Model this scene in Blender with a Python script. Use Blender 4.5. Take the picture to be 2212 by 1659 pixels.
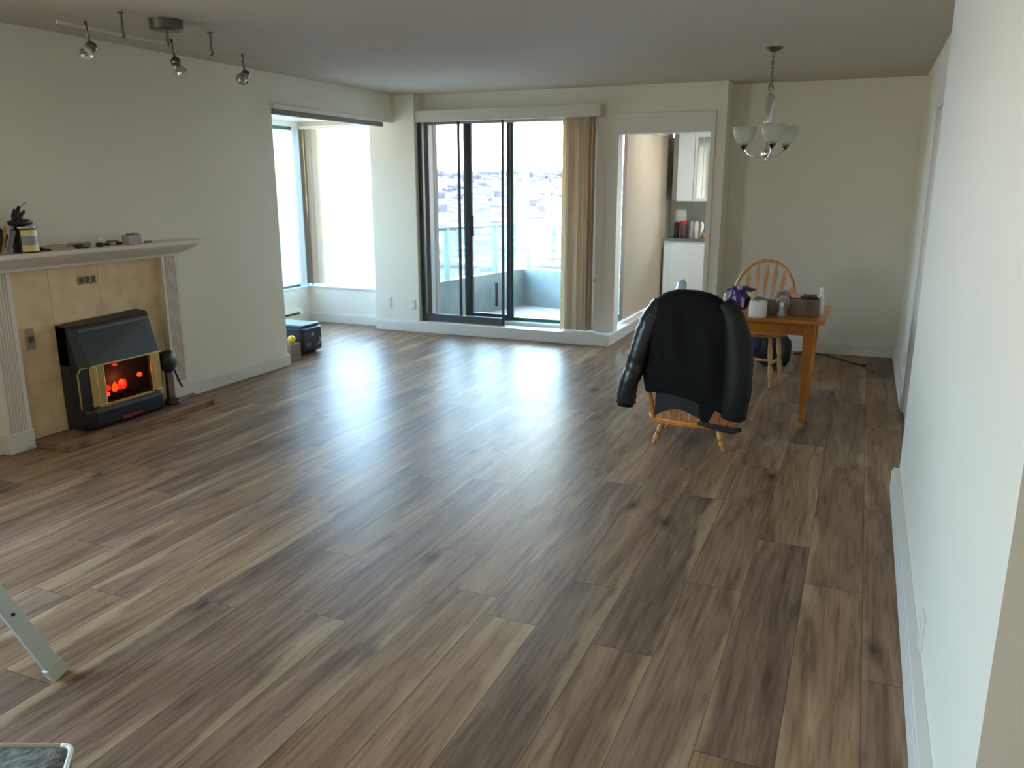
import bpy, math, random
from mathutils import Vector, Matrix, noise
random.seed(7)
for o in list(bpy.data.objects): bpy.data.objects.remove(o)
sc = bpy.context.scene
C = sc.collection
PI = math.pi

# ------------------------------------------------------------------ camera
F_PX, PITCH, YAW, ROLL, CAM_H = 1753.7, 0.2418, 0.4035, -0.0010, 1.5553
fwd = Vector((-math.sin(YAW)*math.cos(PITCH), math.cos(YAW)*math.cos(PITCH), -math.sin(PITCH)))
rgt = Vector((math.cos(YAW), math.sin(YAW), 0)); upv = rgt.cross(fwd)
r2 = rgt*math.cos(ROLL)+upv*math.sin(ROLL); u2 = -rgt*math.sin(ROLL)+upv*math.cos(ROLL)
cam_d = bpy.data.cameras.new('camera'); cam = bpy.data.objects.new('camera', cam_d); C.objects.link(cam)
m = Matrix((r2, u2, -fwd)).transposed().to_4x4(); m.translation = (0, 0, CAM_H); cam.matrix_world = m
cam_d.sensor_width = 36; cam_d.lens = F_PX/2212*36; cam_d.clip_start = .05; cam_d.clip_end = 6000
cam_d.dof.use_dof = True; cam_d.dof.focus_distance = 2.2; cam_d.dof.aperture_fstop = 7.0
sc.camera = cam

# ------------------------------------------------------------------ world: late low sun, bright hazy sky
def lin(r, g, b):
    f = lambda c: (c/255/12.92) if c/255 <= .04045 else ((c/255+.055)/1.055)**2.4
    return (f(r), f(g), f(b), 1)
SUN = Vector((-0.3335, 0.9433, 0.0215)).normalized()
w = bpy.data.worlds.new('sky'); sc.world = w; w.use_nodes = True
nt = w.node_tree; nt.nodes.clear(); N = nt.nodes.new; L = nt.links.new
tc = N('ShaderNodeTexCoord'); sep = N('ShaderNodeSeparateXYZ'); L(tc.outputs['Generated'], sep.inputs[0])
rp = N('ShaderNodeValToRGB'); L(sep.outputs['Z'], rp.inputs[0])
e = rp.color_ramp.elements
e[0].position = 0.0; e[0].color = (.55, .50, .44, 1); e[1].position = .9; e[1].color = (.34, .54, .92, 1)
q = e.new(.07); q.color = (.54, .58, .62, 1); q = e.new(.2); q.color = (.60, .80, 1.0, 1); q = e.new(.36); q.color = (.66, .92, 1.28, 1)
dot = N('ShaderNodeVectorMath'); dot.operation = 'DOT_PRODUCT'; dot.inputs[1].default_value = SUN; L(tc.outputs['Generated'], dot.inputs[0])
def mth(op, a, b=None):
    n = N('ShaderNodeMath'); n.operation = op
    for i, v in enumerate((a, b)):
        if v is None: continue
        if isinstance(v, (int, float)): n.inputs[i].default_value = v
        else: L(v, n.inputs[i])
    return n.outputs[0]
d0 = mth('MAXIMUM', dot.outputs['Value'], 0.0)
glow = mth('MULTIPLY', mth('POWER', d0, 60.0), .45)
glow2 = mth('MULTIPLY', mth('POWER', d0, 1600.0), 60.0)
wide = mth('MULTIPLY', mth('POWER', d0, 4.0), .12)
bg1 = N('ShaderNodeBackground'); L(rp.outputs[0], bg1.inputs[0]); L(mth('MULTIPLY', mth('ADD', wide, 1.0), 5.0), bg1.inputs[1])
bg2 = N('ShaderNodeBackground'); bg2.inputs[0].default_value = (1, .72, .36, 1); L(mth('MULTIPLY', mth('ADD', glow, glow2), 3.0), bg2.inputs[1])
ad = N('ShaderNodeAddShader'); L(bg1.outputs[0], ad.inputs[0]); L(bg2.outputs[0], ad.inputs[1])
wo = N('ShaderNodeOutputWorld'); L(ad.outputs[0], wo.inputs[0])
# low sun, dimmed by haze at the horizon
sl = bpy.data.lights.new('sun', 'SUN'); sl.energy = .15; sl.color = (1, .62, .28); sl.angle = math.radians(.6)
so = bpy.data.objects.new('sun', sl); C.objects.link(so); so.rotation_euler = SUN.to_track_quat('Z', 'Y').to_euler(); so.location = (-20, 60, 30)

def portal(name, c, sx, sy, rot):
    a = bpy.data.lights.new(name, 'AREA'); a.shape = 'RECTANGLE'; a.size = sx; a.size_y = sy; a.cycles.is_portal = True
    o = bpy.data.objects.new(name, a); C.objects.link(o); o.location = c; o.rotation_euler = rot
portal('sky_portal', (-3.35, 7.93, 1.16), 1.95, 2.1, (-PI/2, 0, 0))
portal('sky_portal', (-5.37, 7.9, 1.29), .98, 1.78, (-PI/2, 0, 0))
portal('sky_portal', (-6.02, 6.7, 1.29), 1.78, 2.1, (0, -PI/2, 0))
portal('sky_portal', (-.3, 10.85, 1.55), 1.1, 1.0, (-PI/2, 0, 0))
portal('sky_portal', (-2.47, 9.0, 1.1), 2.0, 2.1, (0, -PI/2, 0))

portal('sky_portal', (-4.78, .4, 1.72), 1.15, 2.2, (0, -PI/2, 0))
sc.view_settings.view_transform = 'Standard'; sc.view_settings.look = 'None'
sc.view_settings.gamma = 1; sc.view_settings.use_curve_mapping = False
sc.view_settings.exposure = 3.18
cy = sc.cycles
cy.max_bounces = 12; cy.diffuse_bounces = 7; cy.glossy_bounces = 4; cy.transmission_bounces = 8; cy.transparent_max_bounces = 24
cy.sample_clamp_indirect = 6; cy.use_denoising = True; cy.caustics_reflective = False; cy.caustics_refractive = False

# warm fill light added behind the viewpoint (its invented fixture is built further down)
hl = bpy.data.lights.new('hall_fill_light', 'AREA'); hl.shape = 'DISK'; hl.size = .34; hl.energy = 1.5; hl.color = (1, .84, .62)
ho = bpy.data.objects.new('hall_fill_light', hl); C.objects.link(ho); ho.location = (-.9, -1.2, 2.33)

kl = bpy.data.lights.new('kitchen_fill_light', 'AREA'); kl.shape = 'DISK'; kl.size = .26; kl.energy = 1.25; kl.color = (.92, .96, 1)  # cool fill light added to brighten the kitchen cabinet panel
ko = bpy.data.objects.new('kitchen_fill_light', kl); C.objects.link(ko); ko.location = (-1.55, 8.9, 2.36)

# ------------------------------------------------------------------ materials
MT = {}
def mat(name, col=(.5, .5, .5, 1), rough=.6, metal=0, spec=.5, bump=None, var=None, emit=None, trans=0, coat=0):
    if name in MT: return MT[name]
    m = bpy.data.materials.new(name); m.use_nodes = True; t = m.node_tree
    b = t.nodes['Principled BSDF']
    b.inputs['Base Color'].default_value = col; b.inputs['Roughness'].default_value = rough
    b.inputs['Metallic'].default_value = metal; b.inputs['Specular IOR Level'].default_value = spec
    if coat: b.inputs['Coat Weight'].default_value = coat; b.inputs['Coat Roughness'].default_value = .15
    if trans: b.inputs['Transmission Weight'].default_value = trans
    if emit: b.inputs['Emission Color'].default_value = emit[0]; b.inputs['Emission Strength'].default_value = emit[1]
    co = t.nodes.new('ShaderNodeTexCoord')
    if var:   # (scale xyz, amount): gentle variation of the base colour
        mp = t.nodes.new('ShaderNodeMapping'); mp.inputs['Scale'].default_value = var[0]
        t.links.new(co.outputs['Object'], mp.inputs[0])
        nz = t.nodes.new('ShaderNodeTexNoise'); nz.inputs['Scale'].default_value = 1; nz.inputs['Detail'].default_value = 4
        t.links.new(mp.outputs[0], nz.inputs['Vector'])
        r = t.nodes.new('ShaderNodeValToRGB'); t.links.new(nz.outputs['Fac'], r.inputs[0])
        a = var[1]; r.color_ramp.elements[0].position = .3; r.color_ramp.elements[1].position = .7
        r.color_ramp.elements[0].color = tuple(c*(1-a) for c in col[:3])+(1,); r.color_ramp.elements[1].color = tuple(min(1, c*(1+a)) for c in col[:3])+(1,)
        t.links.new(r.outputs[0], b.inputs['Base Color'])
    if bump:  # (scale, strength)
        nz = t.nodes.new('ShaderNodeTexNoise'); nz.inputs['Scale'].default_value = bump[0]; nz.inputs['Detail'].default_value = 3
        t.links.new(co.outputs['Object'], nz.inputs['Vector'])
        bp = t.nodes.new('ShaderNodeBump'); bp.inputs['Strength'].default_value = bump[1]; bp.inputs['Distance'].default_value = .004
        t.links.new(nz.outputs['Fac'], bp.inputs['Height']); t.links.new(bp.outputs[0], b.inputs['Normal'])
    MT[name] = m; return m

def glass_mat(name, tint, refl=.06, rough=.0):
    m = bpy.data.materials.new(name); m.use_nodes = True; t = m.node_tree; t.nodes.clear()
    a = t.nodes.new('ShaderNodeBsdfTransparent'); a.inputs[0].default_value = tint
    g = t.nodes.new('ShaderNodeBsdfGlossy'); g.inputs['Roughness'].default_value = rough
    lwt = t.nodes.new('ShaderNodeLayerWeight'); lwt.inputs[0].default_value = .5
    pw = t.nodes.new('ShaderNodeMath'); pw.operation = 'POWER'; pw.inputs[1].default_value = 4.0; t.links.new(lwt.outputs['Facing'], pw.inputs[0])
    lw = t.nodes.new('ShaderNodeMath'); lw.operation = 'MULTIPLY_ADD'; lw.inputs[1].default_value = .6; lw.inputs[2].default_value = .03; t.links.new(pw.outputs[0], lw.inputs[0])
    x = t.nodes.new('ShaderNodeMixShader'); o = t.nodes.new('ShaderNodeOutputMaterial')
    t.links.new(lw.outputs[0], x.inputs[0]); t.links.new(a.outputs[0], x.inputs[1]); t.links.new(g.outputs[0], x.inputs[2]); t.links.new(x.outputs[0], o.inputs[0])
    MT[name] = m; return m
def mesh_mat(name, col, cover):
    m = bpy.data.materials.new(name); m.use_nodes = True; t = m.node_tree; t.nodes.clear()
    a = t.nodes.new('ShaderNodeBsdfTransparent'); d = t.nodes.new('ShaderNodeBsdfDiffuse'); d.inputs[0].default_value = col
    x = t.nodes.new('ShaderNodeMixShader'); x.inputs[0].default_value = cover; o = t.nodes.new('ShaderNodeOutputMaterial')
    t.links.new(a.outputs[0], x.inputs[1]); t.links.new(d.outputs[0], x.inputs[2]); t.links.new(x.outputs[0], o.inputs[0])
    MT[name] = m; return m
def translucent_mat(name, col, amt, rough=.7, fwd_=0):
    m = bpy.data.materials.new(name); m.use_nodes = True; t = m.node_tree; t.nodes.clear()
    a = t.nodes.new('ShaderNodeBsdfTranslucent'); a.inputs[0].default_value = col
    d = t.nodes.new('ShaderNodeBsdfPrincipled'); d.inputs['Base Color'].default_value = col; d.inputs['Roughness'].default_value = rough
    co = t.nodes.new('ShaderNodeTexCoord'); wv = t.nodes.new('ShaderNodeTexWave'); wv.bands_direction = 'Z'; wv.inputs['Scale'].default_value = 60
    t.links.new(co.outputs['Object'], wv.inputs[0]); bp = t.nodes.new('ShaderNodeBump'); bp.inputs['Strength'].default_value = .05
    t.links.new(wv.outputs['Fac'], bp.inputs['Height']); t.links.new(bp.outputs[0], d.inputs['Normal'])
    x = t.nodes.new('ShaderNodeMixShader'); x.inputs[0].default_value = amt; o = t.nodes.new('ShaderNodeOutputMaterial')
    t.links.new(d.outputs[0], x.inputs[1]); t.links.new(a.outputs[0], x.inputs[2]); last = x
    if fwd_:
        rf = t.nodes.new('ShaderNodeBsdfRefraction'); rf.inputs['Color'].default_value = (1, .65, .3, 1); rf.inputs['Roughness'].default_value = .3; rf.inputs['IOR'].default_value = 1.3
        y = t.nodes.new('ShaderNodeMixShader'); y.inputs[0].default_value = fwd_; t.links.new(x.outputs[0], y.inputs[1]); t.links.new(rf.outputs[0], y.inputs[2]); last = y
    t.links.new(last.outputs[0], o.inputs[0])
    MT[name] = m; return m

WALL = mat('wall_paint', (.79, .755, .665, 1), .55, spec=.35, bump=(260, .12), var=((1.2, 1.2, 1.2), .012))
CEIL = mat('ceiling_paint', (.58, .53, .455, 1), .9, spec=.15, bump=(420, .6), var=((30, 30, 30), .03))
TRIM = mat('trim_paint', (.72, .70, .655, 1), .4, bump=(60, .04))
TILE = mat('beige_stone_tile', (.76, .57, .34, 1), .45, var=((7, 7, 7), .14), bump=(18, .1))
MANT = mat('mantel_paint', (.74, .69, .63, 1), .5, bump=(50, .06))
BLK = mat('black_enamel', (.012, .014, .018, 1), .42)
BLKP = mat('black_plastic', (.015, .015, .017, 1), .5)
BRASS = mat('polished_brass', (.78, .58, .24, 1), .28, metal=1)
CHROME = mat('chrome', (.72, .72, .74, 1), .12, metal=1)
NICKEL = mat('brushed_nickel', (.19, .175, .15, 1), .35, metal=1)
RAILM = mat('pale_rail_metal', (.60, .58, .55, 1), .4, metal=.5)
OAK = mat('honey_oak', (.56, .25, .065, 1), .35, var=((22, 22, 2.5), .28), coat=.3)
PINE = mat('pale_pine', (.66, .38, .16, 1), .4, var=((26, 26, 2.5), .22), coat=.2)
TBL = mat('orange_pine_table', (.50, .165, .015, 1), .32, var=((3, 26, 3), .25), coat=.3)
SEATM = mat('orange_oak_seat', (.62, .22, .03, 1), .35, var=((4, 24, 4), .25), coat=.3)
WHT = mat('white_plastic', (.78, .77, .74, 1), .4)
GREYPL = mat('grey_plastic', (.30, .29, .28, 1), .5)
ALU = mat('white_aluminium', (.56, .64, .64, 1), .38, metal=.3, bump=(90, .05))
RUB = mat('dark_rubber', (.05, .05, .05, 1), .8)
JKT = mat('black_jacket_shell', (.0035, .0035, .0035, 1), .8, bump=(14, .35), spec=.25)
JSL = mat('black_jacket_sleeve', (.010, .010, .010, 1), .34, bump=(26, .9), spec=.6)
LINING = mat('charcoal_fleece', (.025, .025, .026, 1), .9, bump=(120, .5))
DRK = mat('dark_metal_frame', (.03, .032, .036, 1), .45)
GRN = mat('green_tinted_frame', (.03, .13, .11, 1), .35, metal=.2)
WFRM = mat('white_window_frame', (.62, .68, .70, 1), .4)
GLS = glass_mat('window_glass', (.90, .94, .93, 1))
RGLS = glass_mat('guard_glass', (.80, .90, .89, 1))
BGLW = glass_mat('tinted_bay_glass_side', (.34, .37, .37, 1))
KGL = glass_mat('kitchen_glass', (.9, .93, .92, 1))
NGL = glass_mat('nook_glass', (.78, .82, .81, 1))
BGLB = glass_mat('tinted_bay_glass', (.74, .80, .81, 1))
CGLS = glass_mat('clear_glass', (.85, .88, .86, 1))
MSH = mesh_mat('insect_screen', (.04, .04, .05, 1), .15)
VANE = translucent_mat('fabric_vane', (.78, .70, .58, 1), .30, fwd_=.10)
VANE3 = translucent_mat('ribbed_vane', (.66, .56, .43, 1), .11)
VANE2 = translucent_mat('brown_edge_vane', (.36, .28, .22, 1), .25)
FROST = translucent_mat('frosted_glass', (.72, .74, .66, 1), .45, .3)
SHADE = bpy.data.materials.new('shade_glass')
def _sh():
    m = SHADE; m.use_nodes = True; t = m.node_tree; t.nodes.clear()
    n = t.nodes.new; a = n('ShaderNodeBsdfTransparent'); a.inputs[0].default_value = (.9, .93, .88, 1); b = n('ShaderNodeBsdfTranslucent'); b.inputs[0].default_value = (.85, .87, .8, 1)
    d = n('ShaderNodeBsdfPrincipled'); d.inputs['Base Color'].default_value = (.8, .82, .75, 1); d.inputs['Roughness'].default_value = .2
    x = n('ShaderNodeMixShader'); x.inputs[0].default_value = .5; y = n('ShaderNodeMixShader'); y.inputs[0].default_value = .62; o = n('ShaderNodeOutputMaterial')
    t.links.new(b.outputs[0], x.inputs[1]); t.links.new(d.outputs[0], x.inputs[2]); t.links.new(a.outputs[0], y.inputs[1]); t.links.new(x.outputs[0], y.inputs[2]); t.links.new(y.outputs[0], o.inputs[0])
_sh()
PLAST = glass_mat('clear_plastic_film', (.74, .72, .76, 1), rough=.2)
CONC = mat('grey_balcony_concrete', (.25, .285, .28, 1), .85, var=((4, 4, 4), .18), bump=(30, .3))
BFLR = mat('balcony_membrane', (.42, .43, .52, 1), .5, var=((2, 2, 2), .2))
STUC = mat('pink_stucco', (.36, .27, .25, 1), .85, bump=(60, .4))
BRAIL = mat('teal_grey_rail', (.30, .42, .44, 1), .45, metal=.2)

def floor_mat(name, hearth=False):
    m = bpy.data.materials.new(name); m.use_nodes = True; t = m.node_tree; b = t.nodes['Principled BSDF']
    n = t.nodes.new; l = t.links.new
    def M(op, a, b_=None, c=None):
        k = n('ShaderNodeMath'); k.operation = op
        for i, v in enumerate((a, b_, c)):
            if v is None: continue
            if isinstance(v, (int, float)): k.inputs[i].default_value = v
            else: l(v, k.inputs[i])
        return k.outputs[0]
    def R(f, stops):
        k = n('ShaderNodeValToRGB'); l(f, k.inputs[0]); el = k.color_ramp.elements
        el[0].position, el[0].color = stops[0]; el[1].position, el[1].color = stops[-1]
        for p, c in stops[1:-1]: x = el.new(p); x.color = c
        return k.outputs[0]
    def MX(f, a, c, mode='MIX'):
        k = n('ShaderNodeMix'); k.data_type = 'RGBA'; k.blend_type = mode
        for idx, v in ((0, f), (6, a), (7, c)):
            if isinstance(v, (int, float)): k.inputs[idx].default_value = v
            elif isinstance(v, tuple): k.inputs[idx].default_value = v
            else: l(v, k.inputs[idx])
        return k.outputs[2]
    g = n('ShaderNodeNewGeometry'); s = n('ShaderNodeSeparateXYZ'); l(g.outputs['Position'], s.inputs[0])
    x, y = s.outputs[0], s.outputs[1]
    W, LN = .217, 1.52
    u = M('DIVIDE', M('ADD', x, 20*W+.524), W); row = M('FLOOR', u); fu = M('FRACT', u)
    wn = n('ShaderNodeTexWhiteNoise'); wn.noise_dimensions = '1D'; l(row, wn.inputs['W'])
    v = M('ADD', M('DIVIDE', y, LN), M('MULTIPLY', wn.outputs['Value'], 5.3)); pid = M('FLOOR', v); fv = M('FRACT', v)
    cv = n('ShaderNodeCombineXYZ'); l(row, cv.inputs[0]); l(pid, cv.inputs[1])
    w2 = n('ShaderNodeTexWhiteNoise'); w2.noise_dimensions = '2D'; l(cv.outputs[0], w2.inputs['Vector'])
    rs = n('ShaderNodeSeparateColor'); l(w2.outputs['Color'], rs.inputs[0])
    ra, rb, rc = rs.outputs[0], rs.outputs[1], rs.outputs[2]
    # slow waver of the grain, per plank offset
    gv = n('ShaderNodeCombineXYZ'); l(M('MULTIPLY', x, 8.5), gv.inputs[0]); l(M('MULTIPLY', y, .85), gv.inputs[1]); l(M('MULTIPLY', ra, 40), gv.inputs[2])
    n1 = n('ShaderNodeTexNoise'); n1.inputs['Scale'].default_value = 1.5; n1.inputs['Detail'].default_value = 5; n1.inputs['Roughness'].default_value = .55; n1.inputs['Distortion'].default_value = .9
    l(gv.outputs[0], n1.inputs['Vector'])
    fv2 = n('ShaderNodeCombineXYZ'); l(M('MULTIPLY', x, 75.0), fv2.inputs[0]); l(M('MULTIPLY', y, 4.0), fv2.inputs[1]); l(M('MULTIPLY', rb, 40), fv2.inputs[2])
    n2 = n('ShaderNodeTexNoise'); n2.inputs['Scale'].default_value = 1; n2.inputs['Detail'].default_value = 6; n2.inputs['Distortion'].default_value = .5; l(fv2.outputs[0], n2.inputs['Vector'])
    base = R(n1.outputs['Fac'], [(.25, (.128, .080, .054, 1)), (.42, (.212, .140, .092, 1)), (.58, (.285, .193, .127, 1)), (.75, (.375, .262, .170, 1))])
    tint = R(ra, [(0, (.74, .73, .75, 1)), (.4, (.95, .93, .93, 1)), (.75, (1.0, .93, .82, 1)), (1, (1.18, 1.12, 1.0, 1))])
    col = MX(1.0, base, tint, 'MULTIPLY')
    fine = R(n2.outputs['Fac'], [(.28, (.66, .63, .61, 1)), (.5, (1.0, 1.0, 1.0, 1)), (.70, (1.14, 1.12, 1.10, 1))])
    col = MX(1.0, col, fine, 'MULTIPLY')
    # pale sapwood along one side of some planks, with a wavering edge
    sv = n('ShaderNodeCombineXYZ'); l(M('MULTIPLY', y, 1.15), sv.inputs[1]); l(M('MULTIPLY', rc, 60), sv.inputs[2]); l(M('MULTIPLY', row, 3.7), sv.inputs[0])
    n3 = n('ShaderNodeTexNoise'); n3.inputs['Scale'].default_value = 1; n3.inputs['Detail'].default_value = 4; l(sv.outputs[0], n3.inputs['Vector'])
    edge = M('SUBTRACT', M('MULTIPLY', M('SUBTRACT', n3.outputs['Fac'], .38), 1.45), M('MULTIPLY', rb, .14))
    side = M('GREATER_THAN', rc, .5)
    fx = M('ADD', M('MULTIPLY', fu, side), M('MULTIPLY', M('SUBTRACT', 1.0, fu), M('SUBTRACT', 1.0, side)))
    sap = M('MULTIPLY', M('SMOOTH_MIN', M('MAXIMUM', M('MULTIPLY', M('SUBTRACT', edge, fx), 9.0), 0.0), 1.0, .1), .5)
    col = MX(sap, col, (.46, .335, .195, 1)); col = MX(M('MULTIPLY', sap, .7), col, MX(1.0, col, fine, 'MULTIPLY'))
    # knots
    kv = n('ShaderNodeCombineXYZ'); l(M('MULTIPLY', x, 4.6), kv.inputs[0]); l(M('MULTIPLY', y, 2.1), kv.inputs[1])
    vo = n('ShaderNodeTexVoronoi'); vo.inputs['Scale'].default_value = 1; l(kv.outputs[0], vo.inputs['Vector'])
    vs = n('ShaderNodeSeparateColor'); l(vo.outputs['Color'], vs.inputs[0])
    dd = M('ADD', vo.outputs['Distance'], M('MULTIPLY', M('SUBTRACT', n2.outputs['Fac'], .5), .10))
    kn = R(dd, [(.04, (1, 1, 1, 1)), (.09, (.5, .5, .5, 1)), (.24, (0, 0, 0, 1))])
    kf = M('MULTIPLY', M('MULTIPLY', kn, M('GREATER_THAN', vs.outputs[0], .32)), .88)
    col = MX(kf, col, (.045, .032, .026, 1))
    # joints
    ex = M('MINIMUM', fu, M('SUBTRACT', 1.0, fu)); ey = M('MULTIPLY', M('MINIMUM', fv, M('SUBTRACT', 1.0, fv)), LN/W)
    ed = M('MINIMUM', ex, ey)
    jn = R(ed, [(0.004, (1, 1, 1, 1)), (.013, (0, 0, 0, 1))])
    col = MX(M('MULTIPLY', jn, .55), col, (.035, .026, .02, 1))
    l(col, b.inputs['Base Color'])
    rr = M('ADD', M('MULTIPLY', n2.outputs['Fac'], .03), .37)
    l(rr, b.inputs['Roughness']); b.inputs['Specular IOR Level'].default_value = .06
    bp = n('ShaderNodeBump'); bp.inputs['Strength'].default_value = .07; bp.inputs['Distance'].default_value = .0012
    hh = M('SUBTRACT', M('ADD', M('MULTIPLY', n2.outputs['Fac'], .35), M('MULTIPLY', n1.outputs['Fac'], .8)), jn)
    l(hh, bp.inputs['Height']); l(bp.outputs[0], b.inputs['Normal'])
    MT[name] = m; return m
FLR = floor_mat('wood_plank_floor')

# ------------------------------------------------------------------ mesh helpers (world coordinates in, local mesh out)
class G:
    def __init__(s, T=None): s.v = []; s.f = []; s.T = T or Matrix.Identity(4)
    def add(s, vs, fs):
        k = len(s.v); s.v += [s.T @ Vector(p) for p in vs]; s.f += [tuple(i+k for i in f) for f in fs]; return s
    def box(s, x0, x1, y0, y1, z0, z1):
        return s.add([(x0,y0,z0),(x1,y0,z0),(x1,y1,z0),(x0,y1,z0),(x0,y0,z1),(x1,y0,z1),(x1,y1,z1),(x0,y1,z1)],
                     [(0,3,2,1),(4,5,6,7),(0,1,5,4),(1,2,6,5),(2,3,7,6),(3,0,4,7)])
    def prism(s, poly, axis, a, b):
        def P(p, h):
            return {'x': (h, p[0], p[1]), 'y': (p[0], h, p[1]), 'z': (p[0], p[1], h)}[axis]
        n = len(poly); vs = [P(p, a) for p in poly]+[P(p, b) for p in poly]
        fs = [tuple(range(n))[::-1], tuple(range(n, 2*n))]+[(i, (i+1) % n, n+(i+1) % n, n+i) for i in range(n)]
        return s.add(vs, fs)
    def rings(s, rs, cap=True, close=True):
        n = len(rs[0]); vs = [p for r in rs for p in r]; fs = []
        for k in range(len(rs)-1):
            for i in range(n if close else n-1):
                j = (i+1) % n; fs.append((k*n+i, k*n+j, (k+1)*n+j, (k+1)*n+i))
        if cap and close: fs.append(tuple(range(n))[::-1]); fs.append(tuple((len(rs)-1)*n+i for i in range(n)))
        return s.add(vs, fs)
    def tube(s, pts, r, n=10, flat=1.0):
        pts = [Vector(p) for p in pts]; rr = r if isinstance(r, (list, tuple)) else [r]*len(pts)
        rs = []; ref = None
        for i, p in enumerate(pts):
            d = (pts[min(i+1, len(pts)-1)]-pts[max(i-1, 0)]).normalized()
            if ref is None: ref = Vector((0, 1, 0)) if abs(d.y) < .8 else Vector((1, 0, 0))
            a = (ref-d*ref.dot(d)).normalized(); b = d.cross(a); ref = a
            rs.append([p+(a*math.cos(t)*flat+b*math.sin(t))*rr[i] for t in [2*PI*k/n for k in range(n)]])
        return s.rings(rs)
    def lathe(s, c, prof, n=24, axis=(0, 0, 1)):
        ax = Vector(axis).normalized(); a = ax.orthogonal().normalized(); b = ax.cross(a); c = Vector(c)
        return s.rings([[c+ax*z+(a*math.cos(2*PI*k/n)+b*math.sin(2*PI*k/n))*max(r, 1e-4) for k in range(n)] for r, z in prof])
    def ball(s, c, r, sx=1, sy=1, sz=1, n=14, wob=0, seed=0):
        rs = []
        for i in range(n//2+1):
            t = -PI/2+PI*i/(n//2); rg = []
            for k in range(n):
                p = Vector((math.cos(t)*math.cos(2*PI*k/n)*sx, math.cos(t)*math.sin(2*PI*k/n)*sy, math.sin(t)*sz))
                if wob: p *= 1+wob*noise.noise(p*2.2+Vector((seed*7.1, seed, 0)))
                rg.append(Vector(c)+p*r)
            rs.append(rg)
        return s.rings(rs)
    def quad(s, *p): return s.add(p, [tuple(range(len(p)))])
    def bar(s, p, q, wx, wy):   # rectangular bar from p to q
        p, q = Vector(p), Vector(q); d = (q-p).normalized()
        a = Vector((1, 0, 0)); a = (a-d*a.dot(d)).normalized() if abs(d.x) < .9 else Vector((0, 1, 0)); b = d.cross(a)
        rs = [[c+a*sx*wx/2+b*sy*wy/2 for sx, sy in ((-1,-1),(1,-1),(1,1),(-1,1))] for c in (p, q)]
        return s.rings(rs)

def base_of(g):
    xs = [p.x for p in g.v]; ys = [p.y for p in g.v]; zs = [p.z for p in g.v]
    return Vector(((min(xs)+max(xs))/2, (min(ys)+max(ys))/2, min(zs)))
def make(name, g, m, parent=None, label=None, smooth=False, bevel=0, seg=2, sub=0, thick=0, kind=None, cat=None, group=None):
    loc = Vector((0, 0, 0)); pw = Vector((0, 0, 0))
    if parent is None: loc = base_of(g)
    else:
        q = parent
        while q: pw = pw+q.location; q = q.parent
    me = bpy.data.meshes.new(name); me.from_pydata([p-loc-pw for p in g.v], [], g.f); me.update()
    me.materials.append(m)
    if smooth:
        for p in me.polygons: p.use_smooth = True
        if smooth is not True: me.set_sharp_from_angle(angle=math.radians(smooth))
    o = bpy.data.objects.new(name, me); C.objects.link(o); o.location = loc
    if parent: o.parent = parent
    if bevel:
        k = o.modifiers.new('bevel', 'BEVEL'); k.width = bevel; k.segments = seg; k.limit_method = 'ANGLE'
    if thick:
        k = o.modifiers.new('solid', 'SOLIDIFY'); k.thickness = thick; k.offset = 0
    if sub:
        k = o.modifiers.new('sub', 'SUBSURF'); k.levels = sub; k.render_levels = sub
    if label: o['label'] = label
    if kind: o['kind'] = kind
    if cat: o['category'] = cat
    if group: o['group'] = group
    return o
def S(name, g, m, label=None, **k):
    return make(name, g, m, kind='structure', label=label, **k)
def thing(name, loc, label, cat, group=None, kind=None):
    o = bpy.data.objects.new(name, None); C.objects.link(o); o.location = loc; o.empty_display_size = .05
    o['label'] = label
    if cat: o['category'] = cat
    if group: o['group'] = group
    if kind: o['kind'] = kind
    return o

# ------------------------------------------------------------------ the room
XL, YD, YP, YW = -4.575, 7.74, 7.585, 5.68
XR, XN, YF = .374, .287, 8.08
CH = 2.44
g = G(); g.box(-4.62, 3.1, -2.6, 8.2, -.12, 0); g.box(-6.0, -4.62, 5.5, 7.85, -.12, 0); g.box(-2.36, 3.1, 8.2, 12.4, -.12, 0)
S('floor', g, FLR)
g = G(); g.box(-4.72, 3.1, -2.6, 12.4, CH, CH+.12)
S('ceiling', g, CEIL)
S('ceiling_bay', G().box(-6.05, -4.72, 5.5, 8.0, 2.22, 2.34), TRIM)
g = G(); g.box(-4.75, XL, 1.5, YW, 0, CH); g.box(-4.75, XL, -2.6, -.7, 0, CH); g.box(-4.75, XL, -.7, 1.5, 0, 1.15); g.box(-4.75, XL, -.7, 1.5, 2.3, CH); S('wall_left', g, WALL)
hw_ = thing('fill_window_side', (-4.66, .4, 1.15), 'wide side window added outside the view to let in fill light', None, kind='structure')  # unseen opening added to brighten the near right wall
g = G(); g.box(-4.70, -4.62, -.7, -.65, 1.15, 2.3); g.box(-4.70, -4.62, 1.45, 1.5, 1.15, 2.3); g.box(-4.70, -4.62, -.65, 1.45, 1.15, 1.2); g.box(-4.70, -4.62, -.65, 1.45, 2.25, 2.3); g.box(-4.70, -4.62, .38, .42, 1.2, 2.25)
make('frame', g, WFRM, hw_); make('pane', G().box(-4.665, -4.66, -.65, 1.45, 1.2, 2.25), GLS, hw_)
g = G(); g.box(-4.75, XL, YW, YP, 2.165, CH); S('wall_left_header', g, WALL)
g = G(); g.box(-4.865, -4.325, YP, 7.92, 0, CH); S('wall_pillar', g, WALL)
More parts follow.
